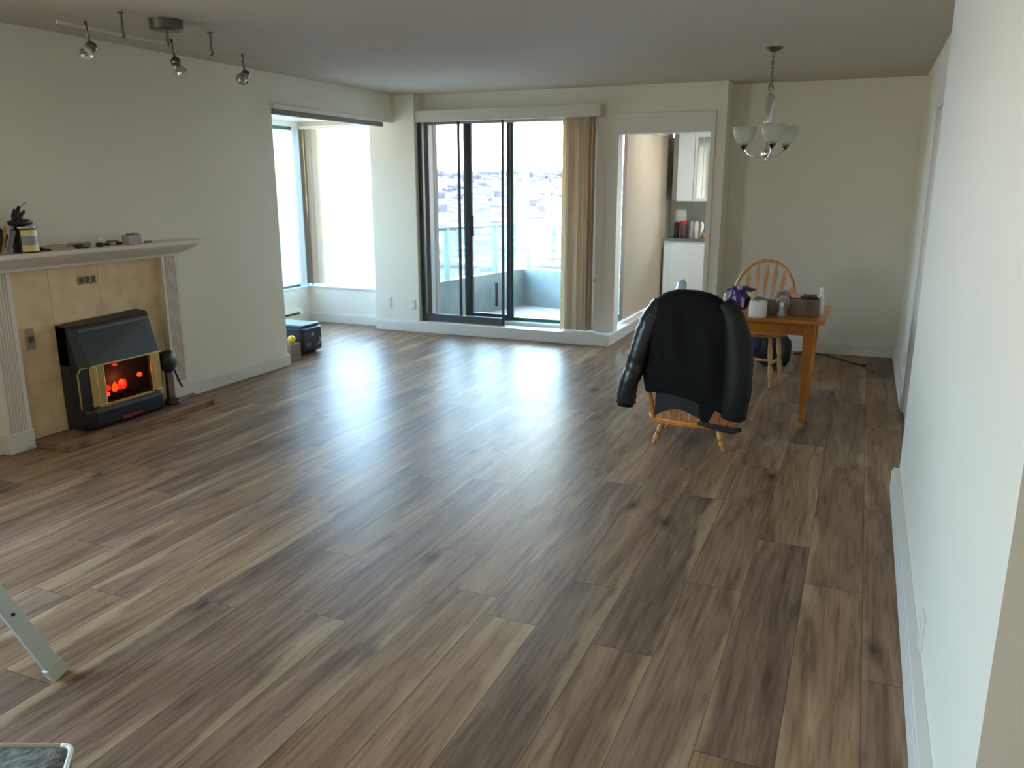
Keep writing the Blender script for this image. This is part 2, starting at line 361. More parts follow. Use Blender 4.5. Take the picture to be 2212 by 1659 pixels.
# bay
g = G(); g.box(-6.0, -5.87, YW, 7.92, 0, .405); g.box(-6.0, -5.87, YW, 7.92, 2.165, 2.3); g.box(-6.0, -4.75, 5.5, YW, 0, 2.3)
S('wall_bay_left', g, WALL)
g = G(); g.box(-5.87, -4.865, 7.75, 7.88, 0, .405); g.box(-5.87, -4.865, 7.75, 7.88, 2.175, 2.3)
S('wall_bay_back', g, WALL)
# back wall: door opening, post, opening to the kitchen nook
g = G(); g.box(-4.325, -1.22, YD, 7.90, 2.19, CH); g.box(-2.41, -2.208, YD, 7.898, 0, 2.19); g.box(-2.208, -1.352, YD, 7.90, 2.01, 2.19)
g.box(-1.352, -1.22, YD, 7.90, 0, 2.19)
S('wall_back', g, WALL)
g = G(); g.box(-1.22, .45, YF, 8.2, 0, CH); g.box(-1.235, -1.22, 7.9, 8.2, 0, CH)
S('wall_dining', g, WALL)
g = G(); g.box(XR, .5, 4.49, 8.2, 0, CH); S('wall_right', g, WALL)
g = G(); g.box(XN, 3.1, 1.545, 4.495, 0, CH); S('wall_right_near', g, WALL)
g = G(); g.box(3.0, 3.1, -2.6, 1.545, 0, CH); S('wall_hall_right', g, WALL)
g = G(); g.box(-4.75, 3.1, -2.7, -2.6, 0, CH); S('wall_hall_back', g, WALL)
# curb under the door, wrapping round into the nook
g = G(); g.box(-4.325, -2.205, 7.565, 7.92, 0, .115); g.box(-2.36, -2.205, 7.92, 10.6, 0, .115)
S('trim_1', g, TRIM, bevel=.004)
g = G(); g.box(-2.235, -2.19, 7.555, 10.6, .098, .118)
S('trim_2', g, mat('pale_ledge_paint', (.80, .80, .76, 1), .35), bevel=.003)
# casing around the nook opening
g = G(); g.box(-2.205, -1.31, 7.722, YD, 2.01, 2.19); g.box(-1.352, -1.31, 7.722, YD, 0, 2.01)
S('trim_3', g, TRIM, bevel=.003)
# nook / kitchen shell
g = G(); g.box(-2.46, -2.33, 7.9, 10.7, 2.12, CH); g.box(-2.46, -2.33, 9.98, 12.3, 0, 2.12)
g.box(-2.46, -2.33, 7.9, 10.0, 0, .115); S('wall_nook_left', g, WALL)
g = G(); g.box(-2.33, -.9, 10.72, 10.82, 0, CH); g.box(.3, 3.0, 10.72, 10.82, 0, CH); g.box(-.9, .3, 10.72, 10.82, 0, 1.0); g.box(-.9, .3, 10.72, 10.82, 2.1, CH)
S('wall_kitchen_back', g, WALL)
g = G(); g.box(2.9, 3.0, 8.2, 10.82, 0, CH); S('wall_kitchen_right', g, WALL)
S('wall_kitchen_front', G().box(.45, 3.1, 8.08, 8.2, 0, CH), WALL)
kw = thing('fill_window_kitchen', (-.3, 10.77, 1.0), 'kitchen window added behind the counter to brighten the kitchen', None, kind='structure')  # window added for more daylight in the kitchen
g = G()
for a in ((-.9, -.85, 1.0, 2.1), (.25, .3, 1.0, 2.1), (-.85, .25, 1.0, 1.05), (-.85, .25, 2.05, 2.1)): g.box(a[0], a[1], 10.73, 10.8, a[2], a[3])
make('frame', g, WFRM, kw); make('pane', G().box(-.85, .25, 10.76, 10.768, 1.05, 2.05), KGL, kw)

# baseboards
def bb(name, x0, x1, y0, y1, h=.105):
    g = G(); g.box(x0, x1, y0, y1, 0, h*.86)
    cx, cy = ((x1-x0) < (y1-y0)), None
    s = .006
    if cx: g.box(x0+(s if name in RGT else 0), x1-(0 if name in RGT else s), y0, y1, h*.86, h)
    else: g.box(x0, x1, y0+s, y1, h*.86, h)
    return S(name, g, TRIM, bevel=.002)
RGT = {'baseboard_right', 'baseboard_right_near'}
bb('baseboard_left', XL, XL+.018, 4.44, YW+.01)
bb('baseboard_left_near', XL, XL+.018, -2.6, 2.95)
bb('baseboard_bay_back', -5.87, -4.865, 7.73, 7.75)
bb('baseboard_pillar', -4.865, -4.31, 7.568, YP)
bb('baseboard_dining', -1.22, XR, YF-.018, YF)
bb('baseboard_right', XR-.028, XR, 6.2, 8.06)
bb('baseboard_right_near', XN-.038, XN, 1.545, 4.46, .12)
bb('baseboard_nook', -1.31, -1.22, 7.722, 7.74)

# closet door with casing on the far part of the right wall (seen at a sharp angle)
d = thing('door_2', (XR, 5.6, 0), 'white closet door and casing on the right wall beyond the near wall', None, kind='structure')
g = G()
for a in ((5.0, 5.07, 0, 2.08), (6.1, 6.17, 0, 2.08), (5.07, 6.1, 2.01, 2.08)): g.box(XR-.02, XR+.01, a[0], a[1], a[2], a[3])
make('casing', g, TRIM, d, bevel=.003)
g = G(); g.box(XR-.006, XR+.01, 5.07, 6.1, .01, 2.01)
for z0, z1 in ((.15, .95), (1.08, 1.88)):
    for y0, y1 in ((5.15, 5.52), (5.62, 6.02)): g.box(XR-.012, XR, y0, y1, z0, z1)
make('door_leaf', g, TRIM, d, bevel=.004)

lp_ = thing('hall_fill_fixture', (-.9, -1.2, CH), 'round flush fill lamp added behind the viewpoint to brighten the room', 'lamp')  # made-up fixture around the added warm fill light
make('base_plate', G().lathe((-.9, -1.2, CH-.03), [(.20, 0), (.20, .03)], 32), WHT, lp_, smooth=40)
make('diffuser', G().lathe((-.9, -1.2, CH-.09), [(.12, 0), (.17, .012), (.19, .04), (.19, .06)], 32), mat('lit_diffuser', (.9, .85, .75, 1), .5, emit=((1, .84, .62, 1), 1.5)), lp_, smooth=40)
lp2 = thing('kitchen_fill_fixture', (-1.55, 8.9, CH), 'small round fill lamp added in the kitchen nook, hidden by the header', 'lamp')  # made-up fixture around the added kitchen fill light
make('base_plate', G().lathe((-1.55, 8.9, CH-.03), [(.15, 0), (.15, .03)], 32), WHT, lp2, smooth=40)
make('diffuser', G().lathe((-1.55, 8.9, CH-.07), [(.10, 0), (.13, .01), (.14, .03), (.14, .04)], 32), mat('cool_lit_diffuser', (.9, .92, .95, 1), .5, emit=((.92, .96, 1, 1), 1.5)), lp2, smooth=40)
# ------------------------------------------------------------------ windows of the bay
wd = thing('window_1', (-5.93, 6.8, .4), 'tall bay window on the left side', None, kind='structure')
g = G()
g.box(-5.95, -5.90, YW, 5.73, .405, 2.17); g.box(-5.96, -5.89, 7.70, 7.80, .405, 2.17); g.box(-5.95, -5.90, 5.73, 7.7, .405, .44); g.box(-5.95, -5.90, 5.73, 7.7, 2.13, 2.17)
make('frame', g, GRN, wd, bevel=.003)
make('inner_frame', G().box(-5.895, -5.872, 7.62, 7.72, .41, 2.165), WFRM, wd)
make('pane', G().box(-5.93, -5.922, 5.73, 7.7, .44, 2.13), BGLW, wd)
make('sill', G().box(-5.90, -5.86, YW, 7.75, .395, .415), WFRM, wd, bevel=.003)
wd = thing('window_2', (-5.36, 7.82, .4), 'bay window on the back side', None, kind='structure')
g = G(); g.box(-5.87, -5.83, 7.79, 7.84, .405, 2.17); g.box(-4.90, -4.865, 7.79, 7.84, .405, 2.17); g.box(-5.83, -4.9, 7.79, 7.84, .405, .425); g.box(-5.83, -4.9, 7.79, 7.84, 2.15, 2.17)
make('frame', g, WFRM, wd, bevel=.003)
make('pane', G().box(-5.83, -4.9, 7.81, 7.818, .425, 2.15), BGLB, wd)
make('sill', G().box(-5.87, -4.865, 7.73, 7.80, .395, .415), WFRM, wd, bevel=.003)
# stacked vertical blinds at the back-left corner of the bay
vb = thing('bay_blinds', (-5.74, 7.76, .42), 'beige vertical blinds bunched in the bay corner between the two windows', 'blinds')
for k in range(7):
    x = -5.83+k*.027
    g = G(Matrix.Translation((x, 7.745, 0)) @ Matrix.Rotation(math.radians(58+6*math.sin(k*2)), 4, 'Z')); g.box(-.044, .044, -.001, .001, .44, 2.14)
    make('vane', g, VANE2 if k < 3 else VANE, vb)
g = G(); g.box(-5.85, -4.88, 7.71, 7.755, 2.14, 2.17); make('head_rail', g, WHT, vb)
make('control_chain', G().tube([(-5.80, 7.70, 2.13), (-5.795, 7.70, 1.2)], .002, 6), BRASS, vb, label='thin brass coloured chain')
# head rail with dark channel on the header of the bay opening
hr = thing('blind_head_rail', (XL, 6.6, 2.13), 'long narrow blind rail under the header of the bay opening', 'blind rail')
make('rail', G().box(XL-.02, XL+.022, YW+.01, 7.34, 2.158, 2.195), WHT, hr, bevel=.003)
make('channel', G().box(XL-.015, XL+.012, YW+.01, 7.38, 2.115, 2.158), mat('rail_channel', (.22, .19, .15, 1), .6), hr, label='darker recessed channel')
# baseboard heater in the bay
ht = thing('baseboard_heater', (-5.83, 6.7, 0), 'cream baseboard heater low on the bay wall behind the suitcase', 'heater')
g = G(); g.add([(x, y, z) for y in (5.75, 7.52) for x, z in ((-5.87, .02), (-5.79, .02), (-5.79, .12), (-5.815, .175), (-5.87, .175))],
    [(0, 1, 2, 3, 4), (9, 8, 7, 6, 5)]+[(i, 5+i, 5+(i+1) % 5, (i+1) % 5) for i in range(5)])
make('housing', g, mat('heater_enamel', (.62, .58, .44, 1), .5), ht)
make('slot', G().box(-5.812, -5.786, 5.8, 7.45, .128, .146), BLKP, ht, label='dark air slot')

# ------------------------------------------------------------------ sliding balcony door
dr = thing('door_1', (-3.36, 7.82, .115), 'sliding glass balcony door', None, kind='structure')
g = G(); g.box(-4.325, -4.27, 7.78, 7.88, .115, 2.19); g.box(-2.46, -2.41, 7.78, 7.88, .115, 2.19); g.box(-4.27, -2.46, 7.78, 7.88, 2.15, 2.19)
make('frame', g, mat('door_frame_paint', (.42, .38, .36, 1), .5), dr, bevel=.003)
make('sill', G().box(-4.27, -2.46, 7.76, 7.88, .115, .15), WFRM, dr, bevel=.003)
g = G(); g.box(-3.86, -3.785, 7.80, 7.84, .15, 2.15); g.box(-3.39, -3.35, 7.80, 7.84, .15, 2.15); g.box(-3.785, -3.39, 7.80, 7.84, .15, .215); g.box(-3.785, -3.39, 7.80, 7.84, 2.175, 2.19)
sf = make('sliding_frame', g, DRK, dr, bevel=.003, label='dark frame of the sliding leaf')
make('handle', G().box(-3.80, -3.755, 7.765, 7.80, 1.02, 1.24), BLKP, sf, bevel=.008)
make('pane', G().box(-3.785, -3.39, 7.816, 7.822, .215, 2.175), GLS, sf)
g = G(); g.box(-3.36, -3.335, 7.84, 7.875, .15, 2.15); g.box(-2.80, -2.775, 7.84, 7.875, .15, 2.15); g.box(-3.335, -2.46, 7.84, 7.875, .15, .185)
ff = make('fixed_frame', g, GRN, dr, bevel=.003, label='green edged frame of the fixed glass')
make('pane', G().box(-3.335, -2.80, 7.855, 7.861, .185, 2.15), GLS, ff)
make('pane', G().box(-2.775, -2.46, 7.855, 7.861, .185, 2.15), GLS, ff)
make('pane', G().box(-4.27, -3.86, 7.855, 7.861, .15, 2.15), GLS, dr)
make('stile', G().box(-3.90, -3.885, 7.85, 7.87, .15, 2.15), DRK, dr)
# dark screen door hanging on the inside, sagging below the sill
sd = thing('screen_door', (-3.86, 7.68, .06), 'dark framed insect screen hung inside the balcony door, left half', 'screen door')
make('frame_stile', G().box(-4.324, -4.275, 7.65, 7.70, .117, 2.18), DRK, sd, bevel=.006)
make('frame_stile', G().box(-3.875, -3.852, 7.66, 7.69, .06, 2.17), DRK, sd, bevel=.003)
make('frame_stile', G().box(-3.385, -3.362, 7.66, 7.69, .08, 2.17), DRK, sd, bevel=.003)
make('mesh_panel', G().box(-4.30, -3.385, 7.676, 7.678, .2, 2.17), MSH, sd, label='see-through grey mesh')
make('bottom_rail', G().box(-4.33, -3.375, 7.655, 7.695, .075, .195), mat('screen_rail_grey', (.065, .065, .065, 1), .6), sd, bevel=.01, label='wide dark grey bottom band')
g = G().tube([(-4.34, 7.64, .10), (-4.1, 7.64, .072), (-3.8, 7.64, .058), (-3.42, 7.64, .062)], .013, 8); make('hanging_edge', g, BLKP, sd, smooth=True)
make('roller_cap', G().lathe((-3.385, 7.655, .092), [(.0, 0), (.022, 0), (.024, .004), (.024, .018), (.015, .022)], 16, (0, -1, 0)), WHT, sd, smooth=40, label='round white end cap')

# valance and blinds over the door
vl = thing('vertical_blinds', (-3.38, 7.64, .12), 'beige vertical blinds with a long white valance over the balcony door', 'blinds')
make('valance', G().box(-4.32, -2.36, 7.60, 7.625, 2.165, 2.275), mat('valance_white', (.62, .59, .54, 1), .45), vl, bevel=.003)
make('valance_return', G().box(-2.38, -2.36, 7.625, YD, 2.165, 2.275), mat('valance_white'), vl, bevel=.003)
make('head_rail', G().box(-4.30, -2.39, 7.70, 7.73, 2.185, 2.21), WHT, vl)
for k in range(9):
    x = -2.712+k*.032+.004*math.sin(k*3.1); a = math.radians(62+9*math.sin(k*1.7))
    g = G(Matrix.Translation((x, 7.675+.008*math.sin(k*2.3), 0)) @ Matrix.Rotation(a, 4, 'Z'))
    g.add([(-.045, 0, .125), (0, .006, .125), (.045, 0, .125), (-.045, 0, 2.168), (0, .006, 2.168), (.045, 0, 2.168)], [(0, 1, 4, 3), (1, 2, 5, 4)])
    make('vane', g, VANE, vl, thick=.0012)
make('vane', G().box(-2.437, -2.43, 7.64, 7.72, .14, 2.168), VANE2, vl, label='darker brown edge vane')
make('tilt_wand', G().tube([(-2.375, 7.60, 2.0), (-2.372, 7.60, .66)], .007, 8), mat('clear_wand', (.6, .58, .62, 1), .2), vl, label='thin pale tilt wand')
make('wand_grip', G().tube([(-2.372, 7.60, .66), (-2.371, 7.60, .62)], .012, 8), GREYPL, vl)

# nook window and its closed blinds
wn = thing('window_3', (-2.4, 9.0, .12), 'tall window of the kitchen nook behind vertical blinds', None, kind='structure')
g = G(); g.box(-2.43, -2.38, 7.90, 7.94, .115, 2.12); g.box(-2.43, -2.38, 9.94, 9.98, .115, 2.12); g.box(-2.43, -2.38, 7.94, 9.94, .115, .17); g.box(-2.43, -2.38, 7.94, 9.94, 2.08, 2.12)
make('frame', g, GRN, wn, bevel=.003)
make('pane', G().box(-2.41, -2.403, 7.94, 9.94, .17, 2.08), NGL, wn)
nb = thing('nook_blinds', (-2.3, 9.2, .14), 'closed ribbed vertical blinds on the kitchen nook window', 'blinds')
make('head_rail', G().box(-2.325, -2.27, 7.95, 10.2, 2.10, 2.13), WHT, nb)
make('vane', G().box(-2.31, -2.305, 8.30, 8.42, .13, 2.10), VANE2, nb, label='brown first vane')  # first vane uses the browner vane material
for k in range(24):
    y = 8.44+k*.075
    g = G(Matrix.Translation((-2.30, y, 0)) @ Matrix.Rotation(math.radians(76), 4, 'Z'))
    g.add([(-.045, 0, .13), (0, .012, .13), (.045, 0, .13), (-.045, 0, 2.10), (0, .012, 2.10), (.045, 0, 2.10)], [(0, 1, 4, 3), (1, 2, 5, 4)])
    make('vane', g, VANE3, nb, thick=.0012)

# ------------------------------------------------------------------ fireplace
fp = thing('mantelpiece', (XL, 3.75, 0), 'off-white fireplace mantel with fluted pilasters on the left wall', 'mantel')
sx = XL+.22
g = G(); g.box(XL, sx, 2.96, 4.555, 1.145, 1.172); make('shelf', g, MANT, fp, bevel=.004)
prof = [(0, 1.062), (.085, 1.062), (.09, 1.078), (.10, 1.082), (.135, 1.10), (.17, 1.122), (.19, 1.14), (.19, 1.146), (0, 1.146)]
rs = []
for (o_, y0, y1) in [(p[0], 3.02-max(0, p[0]-.085)*.9, 4.46+max(0, p[0]-.085)*.9) for p in prof]:
    pass
g = G(); A = []
for (px, pz) in prof:
    ex = max(0, px-.085)*.8 if px > .01 else (max(0, prof[7][0]-.085)*.8 if pz > 1.1 else 0)
    A.append([(XL, 3.02-ex, pz), (XL+px+.0001, 3.02-ex, pz), (XL+px+.0001, 4.46+ex, pz), (XL, 4.46+ex, pz)])
g.rings(A); make('crown_moulding', g, MANT, fp)
def pilaster(y0, y1, zb):
    g = G(); n = 6; w_ = (y1-y0); poly = [(XL, y0), (XL+.062, y0)]
    fl0 = y0+.022; fw = (w_-.044)/n
    for k in range(n):
        a = fl0+k*fw
        poly += [(XL+.062, a+fw*.15), (XL+.052, a+fw*.3), (XL+.050, a+fw*.5), (XL+.052, a+fw*.7), (XL+.062, a+fw*.85)]
    poly += [(XL+.062, y1), (XL, y1)]
    g.prism(poly, 'z', zb+.10, 1.062); make('pilaster', g, MANT, fp)
    make('plinth', G().box(XL, XL+.07, y0-.006, y1+.006, zb, zb+.12), MANT, fp, bevel=.004)
pilaster(3.03, 3.185, 0); pilaster(4.31, 4.455, .034)
tl = thing('tile_surround', (XL, 3.75, .034), 'beige stone tile panel inside the mantel, behind the gas fire', 'tile panel')
k = 0
for iz, (z0, z1) in enumerate(((.034, .37), (.373, .71), (.713, 1.062))):
    for y0, y1 in ((3.187, 3.46), (3.463, 3.82), (3.823, 4.31)) if iz % 2 == 0 else ((3.187, 3.62), (3.623, 4.02), (4.023, 4.31)):
        make('tile', G().box(XL+.0005, XL+.012, y0, y1, z0, z1), TILE, tl, bevel=.001)
make('grout', G().box(XL+.0005, XL+.008, 3.19, 4.308, .034, 1.06), mat('grout', (.56, .42, .26, 1), .8), tl)
vt = thing('wall_vent', (XL+.012, 3.73, .94), 'small slotted vent plate high on the beige fireplace tile', 'vent')
make('plate', G().box(XL+.012, XL+.02, 3.665, 3.80, .935, .985), mat('vent_beige', (.42, .34, .24, 1), .5), vt, bevel=.002)
for k in range(3): make('slot', G().box(XL+.017, XL+.0225, 3.672+k*.043, 3.702+k*.043, .940, .980), mat('vent_dark', (.10, .075, .055, 1), .6), vt)
cp = thing('switch_plate', (XL+.012, 3.29, .60), 'narrow grey control plate with dark switch on the tile left of the gas fire', 'switch')
make('plate', G().box(XL+.012, XL+.02, 3.262, 3.315, .585, .71), mat('plate_grey', (.32, .26, .21, 1), .5), cp, bevel=.002)
make('switch', G().box(XL+.018, XL+.03, 3.275, 3.302, .63, .665), mat('switch_dark', (.07, .05, .045, 1), .5), cp, bevel=.002)
# hearth board, mitred ends
g = G(); g.prism([(XL, 3.20), (-4.262, 3.20), (-4.245, 3.21), (-4.225, 4.39), (-4.26, 4.43), (XL, 4.50)], 'z', 0, .034)
hb = make('hearth_board', g, FLR, label='low wood-plank hearth step under the gas fire', cat='hearth', bevel=.003)

# gas fire
YA, YB = 3.46, 4.09; hx = XL+.012
gf = thing('gas_fire', (-4.46, 3.775, .034), 'black gas fire with brass trimmed window and glowing coals', 'gas fire')
prof = [(hx, .034), (-4.385, .034), (-4.36, .05), (-4.345, .15), (-4.36, .165), (-4.43, .17), (-4.44, .43), (-4.365, .455), (-4.435, .665), (-4.45, .70), (-4.47, .72), (hx, .725)]
# body: rear box with canted sides
g = G()
def cant(z0, z1, x0, x1a, x1b, c=.045):
    return [[(x0, YA+.0, z), (x1-c, YA, z), (x1, YA+c, z), (x1, YB-c, z), (x1-c, YB, z), (x0, YB, z)] for z, x1 in ((z0, x1a), (z1, x1b))]
g.rings(cant(.034, .06, hx, -4.375, -4.352)+cant(.15, .17, hx, -4.345, -4.355)); make('base_tray', g, BLK, gf, bevel=.006, label='rounded black lower tray')
g = G(); g.box(hx, -4.47, YA, YB, .165, .70); make('casing', g, BLK, gf, bevel=.004)
g = G()   # hood: sloping top
a, b_ = YA+.0, YB-.0
g.add([(hx, a, .45), (-4.40, a, .44), (-4.355, a+.05, .445), (-4.355, b_-.03, .445), (-4.38, b_, .445), (hx, b_, .45),
       (hx, a, .705), (-4.47, a, .695), (-4.445, a+.02, .68), (-4.445, b_-.01, .70), (-4.47, b_, .715), (hx, b_, .725)],
      [(0, 5, 4, 3, 2, 1), (6, 7, 8, 9, 10, 11), (0, 1, 7, 6), (1, 2, 8, 7), (2, 3, 9, 8), (3, 4, 10, 9), (4, 5, 11, 10), (5, 0, 6, 11)])
make('hood', g, BLK, gf, bevel=.004, label='sloping black hood')
make('slot_trim', G().add([(x, y, z+(y-YA)*.022) for y in (YA+.055, YB-.02) for x, z in ((-4.446, .655), (-4.428, .655), (-4.436, .668), (-4.446, .668))], [(0, 1, 2, 3), (7, 6, 5, 4), (0, 4, 5, 1), (1, 5, 6, 2), (2, 6, 7, 3), (3, 7, 4, 0)]), mat('grey_trim', (.20, .20, .21, 1), .3, metal=.6), gf, label='thin grey louvre strip')
g = G(); g.tube([(-4.425, YA+.008, .172), (-4.425, YA+.008, .40), (-4.405, YA+.02, .44), (-4.352, YA+.065, .447), (-4.352, YB-.02, .447)], .006, 8)
make('brass_trim', g, BRASS, gf, smooth=40)
make('side_panel', G().prism([(-4.47, YA+.003), (-4.425, YA+.003), (-4.385, YA+.05), (-4.385, YA+.055), (-4.47, YA+.055)], 'z', .165, .445), BLK, gf)
make('side_panel', G().prism([(-4.47, YB-.003), (-4.40, YB-.003), (-4.375, YB-.01), (-4.47, YB-.012)], 'z', .165, .445), BLK, gf)
for y0, y1 in ((YA+.055, YA+.165), (YB-.10, YB-.01)):
    g = G(); g.box(-4.40, -4.372, y0, y0+(y1-y0)*.45, .17, .442); g.box(-4.40, -4.378, y0+(y1-y0)*.5, y1, .17, .442); make('brass_post', g, BRASS, gf, bevel=.003)
make('brass_sill', G().box(-4.41, -4.372, YA+.055, YB-.01, .166, .186), BRASS, gf, bevel=.002)
make('fire_box', G().box(-4.50, -4.468, YA+.10, YB-.06, .165, .45), mat('soot_brown', (.05, .022, .015, 1), .7), gf)
make('window_pane', G().box(-4.384, -4.381, YA+.165, YB-.10, .186, .442), glass_mat('smoked_glass', (.62, .55, .52, 1)), gf)
for k, (y, z, r) in enumerate(((3.685, .225, .028), (3.75, .215, .032), (3.82, .23, .028), (3.87, .21, .026), (3.72, .19, .03), (3.80, .19, .03), (3.90, .19, .028))):
    make('coal', G().ball((-4.43, y, z), r, 1, 1.2, .75, 12, .5, k), mat('charred_coal', (.03, .012, .01, 1), .8, bump=(60, .6)), gf, smooth=True)
FL1 = mat('flame_orange', (1, .2, .02, 1), .6, emit=((1, .11, .012, 1), .32)); FL2 = mat('ember_red', (1, .05, .02, 1), .6, emit=((1, .035, .02, 1), .22))
for k, (y, z, h, m_, ln) in enumerate(((3.66, .235, .03, FL1, .2), (3.675, .275, .035, FL2, .5), (3.715, .268, .062, FL1, -.3), (3.752, .265, .045, FL2, -.4), (3.785, .272, .065, FL2, -.6), (3.765, .285, .05, FL1, -.5), (3.93, .31, .03, FL1, .2), (3.74, .415, .018, FL2, 0))):
    g = G(); n_ = 6
    g.tube([(-4.415, y-ln*.03*t, z-h/2+h*t) for t in [i/n_ for i in range(n_+1)]], [.004+.014*math.sin(PI*min(1, .15+t*.85)) for t in [i/n_ for i in range(n_+1)]], 8)
    make('flame', g, m_, gf, smooth=True)
make('red_tray_panel', G().box(-4.352, -4.346, 3.70, 3.86, .062, .085), mat('dull_red_enamel', (.16, .02, .015, 1), .4), gf, label='dull red panel in the tray')  # plain dull red panel, no emission
fl = bpy.data.lights.new('fire_light', 'POINT'); fl.energy = .12; fl.color = (1, .35, .1); fl.shadow_soft_size = .05
fo = bpy.data.objects.new('fire_light', fl); C.objects.link(fo); fo.location = (-4.42, 3.78, .30)

# companion set right of the fire
cs = thing('fireside_tool_stand', (-4.44, 4.20, .034), 'small black fireside stand with a hanging brush head right of the gas fire', 'fireside tools')
make('base', G().lathe((-4.43, 4.20, .034), [(.055, 0), (.06, .01), (.055, .03), (.03, .04), (.0, .042)], 20), mat('dark_red_base', (.03, .014, .014, 1), .4), cs, smooth=40)
make('pole', G().tube([(-4.43, 4.165, .06), (-4.43, 4.17, .25), (-4.43, 4.18, .40)], .009, 8), BLKP, cs, smooth=True)
make('brush_head', G().ball((-4.43, 4.195, .345), .075, .55, .95, 1.15, 16, .25, 3), BLKP, cs, smooth=True)
make('strap', G().tube([(-4.40, 4.215, .28), (-4.395, 4.235, .22), (-4.395, 4.255, .17), (-4.395, 4.27, .145)], .009, 8, .5), BLKP, cs, smooth=True)

# ------------------------------------------------------------------ things on the mantel
MZ = 1.172
tb = thing('tool_pouch', (-4.46, 3.09, MZ), 'dark fabric pouch with a yellow handled tool at the left end of the mantel', 'pouch')
make('pouch', G().ball((-4.46, 3.085, MZ+.080), .075, .7, 1.0, .95, 14, .35, 5), mat('dark_green_cloth', (.02, .022, .016, 1), .8), tb, smooth=True)
make('tool_handle', G().tube([(-4.42, 3.10, MZ+.02), (-4.41, 3.13, MZ+.155)], .009, 8), mat('mustard_plastic', (.40, .22, .03, 1), .5), tb, smooth=True)
make('putty_knife', G().bar((-4.405, 3.125, MZ+.01), (-4.41, 3.175, MZ+.13), .004, .025), NICKEL, tb)
tn = thing('paint_tin', (-4.45, 3.255, MZ), 'round tin with a yellow and grey label on the mantel, black glove on top', 'tin')
make('can', G().lathe((-4.45, 3.265, MZ), [(.066, 0), (.068, .004), (.066, .008), (.066, .136), (.069, .14), (.069, .148), (.06, .15)], 28), mat('black_tin', (.025, .012, .012, 1), .35), tn, smooth=40)
for z0, z1, c in ((.008, .045, (.78, .62, .26, 1)), (.045, .095, (.30, .31, .36, 1)), (.095, .13, (.70, .68, .30, 1))):
    g = G(); rs = []
    for z in (z0, z1): rs.append([(-4.45+.0675*math.cos(t), 3.265+.0675*math.sin(t), MZ+z) for t in [math.radians(-52+i*8) for i in range(14)]])
    g.rings(rs, cap=False, close=False)
    make('label_band', g, mat('label_%d' % int(z0*1000), c, .4), tn, smooth=True)
make('rim', G().lathe((-4.45, 3.265, MZ+.137), [(.069, 0), (.071, .004), (.071, .012), (.066, .014)], 28), CHROME, tn, smooth=40)
gl = thing('work_glove', (-4.455, 3.25, MZ+.152), 'crumpled black work glove lying on top of the tin', 'glove')
make('palm', G().ball((-4.455, 3.245, MZ+.172), .06, .75, 1.05, .34, 14, .4, 2), BLKP, gl, smooth=True)
for k, (dy, dz, e) in enumerate(((-.02, .03, .085), (-.005, .03, .10), (.012, .03, .07))):
    make('finger', G().tube([(-4.455+k*.006, 3.235+dy*.4, MZ+.175), (-4.455+k*.006, 3.24+dy, MZ+.21), (-4.45, 3.25+dy+.012*k, MZ+.17+e*.9)], [.017, .014, .009], 8), BLKP, gl, smooth=True)
make('cuff', G().ball((-4.45, 3.29, MZ+.168), .03, .9, 1.1, .5, 12, .3, 8), BLKP, gl, smooth=True)
make('cable_tie', G().tube([(-4.45, 3.255, MZ+.25), (-4.445, 3.285, MZ+.275), (-4.44, 3.30, MZ+.285)], .003, 6), GREYPL, gl, smooth=True)
def single(name, g, m_, label, cat, **k): return make(name, g, m_, label=label, cat=cat, **k)
single('door_wedge', G().prism([(3.345, MZ), (3.42, MZ), (3.345, MZ+.026)], 'x', -4.48, -4.43), BLKP, 'small dark wedge beside the tin on the mantel', 'wedge', bevel=.002)
single('wood_strip', G().box(-4.45, -4.41, 3.40, 3.56, MZ, MZ+.014), mat('bare_pine', (.50, .36, .22, 1), .6), 'short bare wood strip lying flat on the mantel', 'wood strip', bevel=.001)
single('paper_sheet', G().add([(-4.54, 3.36, MZ+.014), (-4.46, 3.36, MZ+.016), (-4.46, 3.55, MZ+.022), (-4.54, 3.55, MZ+.028)]+[(-4.54, 3.36, MZ), (-4.46, 3.36, MZ), (-4.46, 3.55, MZ), (-4.54, 3.55, MZ)], [(0, 1, 2, 3), (7, 6, 5, 4), (0, 4, 5, 1), (1, 5, 6, 2), (2, 6, 7, 3), (3, 7, 4, 0)]), mat('cream_paper', (.60, .56, .47, 1), .7), 'small pile of cream papers at the back of the mantel', 'papers')
ex = thing('putty_tube', (-4.44, 3.64, MZ), 'dark tool with a clear blister pack in the middle of the mantel', 'hand tool')
make('handle', G().tube([(-4.42, 3.55, MZ+.012), (-4.42, 3.60, MZ+.014), (-4.42, 3.655, MZ+.012)], [.011, .013, .009], 10), BLKP, ex, smooth=True)
make('blister', G().box(-4.47, -4.435, 3.545, 3.69, MZ, MZ+.034), mat('cloudy_plastic', (.33, .33, .30, 1), .25), ex, bevel=.008)
make('cap', G().tube([(-4.45, 3.668, MZ+.022), (-4.45, 3.69, MZ+.022)], .015, 12), mat('brown_cap', (.22, .09, .05, 1), .5), ex, smooth=40)
bt_ = thing('squeeze_bottle', (-4.435, 3.76, MZ), 'small white-capped black bottle near the middle of the mantel', 'bottle')
make('body', G().lathe((-4.435, 3.755, MZ), [(.022, 0), (.024, .004), (.024, .018), (.015, .026)], 16), BLKP, bt_, smooth=40)
make('cap', G().ball((-4.435, 3.757, MZ+.038), .017, 1, 1, 1.25), WHT, bt_, smooth=True)
jr = thing('spice_jar', (-4.43, 3.84, MZ), 'tiny glass jar with orange contents on the mantel', 'jar')
